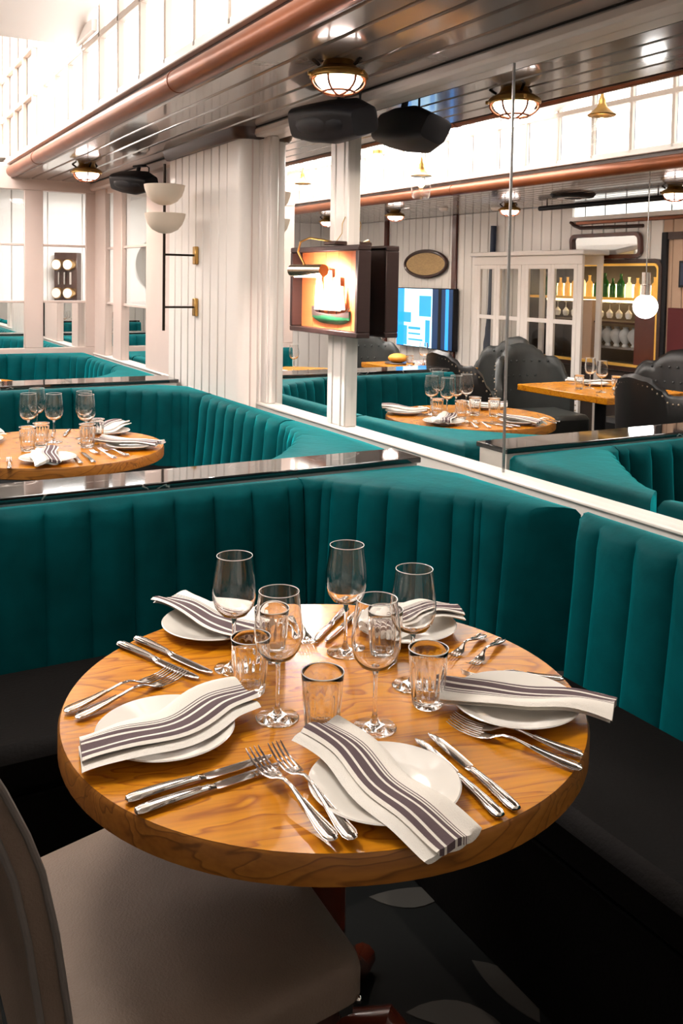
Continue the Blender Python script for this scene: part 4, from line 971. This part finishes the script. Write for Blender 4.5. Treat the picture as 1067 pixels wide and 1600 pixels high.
MB().box(-.10, .01, -.88, -.60, -.49, .12, .004).build('side_panel', 'redwood', br)
def bottle(lab, y, m, s=1, x=-.17):
    t = MB().lathe([(.001, 0), (.034, 0), (.036, .01), (.036, .13), (.030, .165), (.014, .19), (.012, .235), (.015, .24), (.015, .25), (.001, .25)], 14).build('bottle', m, None, (XW + x, 4.87 + y, 1.37)); t.scale = (s, s, s * .85); return t
ORD = ['leftmost', 'second from the left', 'third from the left', 'fourth from the left', 'fifth from the left', 'sixth from the left', 'seventh from the left', 'eighth from the left', 'eighth from the right', 'seventh from the right', 'sixth from the right', 'fifth from the right', 'fourth from the right', 'third from the right', 'second from the right', 'rightmost']
ms = ['green', 'green', 'amber', 'amber', 'amber', 'pale', 'amber', 'green', 'green', 'green', 'green', 'pale', 'amber', 'pale', 'amber', 'pale']
for i in range(16):
    y = .72 - i * .098; c_ = ms[i]
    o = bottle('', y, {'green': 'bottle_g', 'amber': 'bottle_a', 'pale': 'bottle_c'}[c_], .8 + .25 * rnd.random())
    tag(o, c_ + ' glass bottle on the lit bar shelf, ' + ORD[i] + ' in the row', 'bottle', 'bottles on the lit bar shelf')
hg = MB().lathe([(.02, 0), (.03, .02), (.032, .05), (.012, .075), (.003, .085), (.003, .13), (.03, .14)], 12).mesh('hanging_glass', 'glassglint')  # whole glass in opaque highlight white, so the row reads bright
for i in range(12):
    o = put('hanging_glass', hg, None, (XW - .18, 5.55 - i * .115, 1.175)); tag(o, 'stemmed glass hanging upside down under the bar shelf, ' + (ORD[i] if i < 6 else ORD[i + 4]) + ' in the row', 'glass', 'glasses hanging under the bar shelf')
vz = MB().lathe([(.001, 0), (.03, 0), (.02, .02), (.05, .06), (.062, .10), (.05, .135), (.022, .16), (.026, .175), (.001, .175)], 16).mesh('baluster', 'greyvase')
for i in range(7):
    o = put('baluster', vz, None, (XW - .18, 4.86 - .0 - i * .105, .9255)); tag(o, 'pale round-bellied ceramic jug in the row at the bar, ' + (ORD[i] if i < 4 else ORD[i + 9]), 'jug', 'row of pale jugs at the bar')
MB().box(-.30, -.06, -.85, .08, -.315, -.295, .002).build('jug_shelf', 'steel', br)
lp = thing('till_screen', 'tilted bright blue till screen at the bar, seen through the cabinet glass', 'screen', (XW - .10, 4.99, .94)); o = MB().box(-.01, .01, -.12, .12, -.07, .07, .004).build('case', 'dark', lp); o.rotation_euler = (0, RD(-15), 0)
o = MB().box(.0105, .012, -.11, .11, -.06, .06).build('display', 'screen', lp); o.rotation_euler = (0, RD(-15), 0)
for k in range(4): o = MB().box(.012, .013, -.09, .09, -.045 + k * .025, -.035 + k * .025).build('text_bar', 'screenw', lp); o.rotation_euler = (0, RD(-15), 0)
MB().tube([(0, 0, -.07), (0, 0, -.18)], .015, 8).build('stand', 'dark', lp)
rp = thing('red_panel', 'dark red panel on the tan wall at the right edge of the mirror', 'panel', (XW + .01, 3.72, 1.10)); MB().box(0, .03, -.20, .17, -.30, .20, .004).build('panel', 'red', rp)
pc = thing('small_dark_picture', 'small dark framed picture on the tan wall, mirrored at the right edge', 'picture', (XW + .01, 3.66, 1.58)); MB().box(0, .02, -.14, .14, -.11, .11, .004).build('frame', 'dark', pc); MB().box(.02, .022, -.12, .12, -.09, .09).build('picture', 'oar', pc)
# instruments board and segmented mirror on the wall behind the camera, seen in the end mirrors
ib = thing('gauge_board', 'wooden board with four round drum gauges behind the glazed end wall', 'wall decoration', (1.36, 8.06, 1.455), RD(140)); ib.scale = (.62,) * 3
MB().box(-.20, .20, -.12, .04, -.42, .42, .006).build('board', 'darkwood', ib)
for (x, z) in ((-.10, .22), (.10, .22), (-.10, -.24), (.10, -.24)):
    g = MB().lathe([(.001, 0), (.085, 0), (.09, .02), (.09, .12), (.001, .125)], 24).build('drum', 'brass', ib, (x, .04, z)); g.rotation_euler = (RD(-90), 0, 0)
    f = MB().lathe([(.001, 0), (.078, 0), (.078, .006), (.001, .006)], 24).build('drum_face', 'porcelain', g, (0, 0, .124))
for x in (-.10, .0, .10): MB().tube([(x, .06, -.10), (x, .06, .10)], .018, 8).build('pipe', 'chrome', ib)
sm = thing('segmented_mirror', 'round mirror with segmented panels behind the side window, left of the bowl lamp', 'mirror', (2.42, 8.18, 1.62), pi); sm.scale = (.70, 1, .70)
o = MB().lathe([(.001, 0), (.45, 0), (.45, .012), (.001, .012)], 40).build('centre_glass', 'mirror', sm); o.rotation_euler = (RD(-90), 0, 0)
sg = MB().box(-.13, .13, 0, .03, .47, .66, .008).mesh('segment', 'steel')
for k in range(14): o = put('segment', sg, sm); o.rotation_euler = (RD(8), 2 * pi * k / 14, 0)
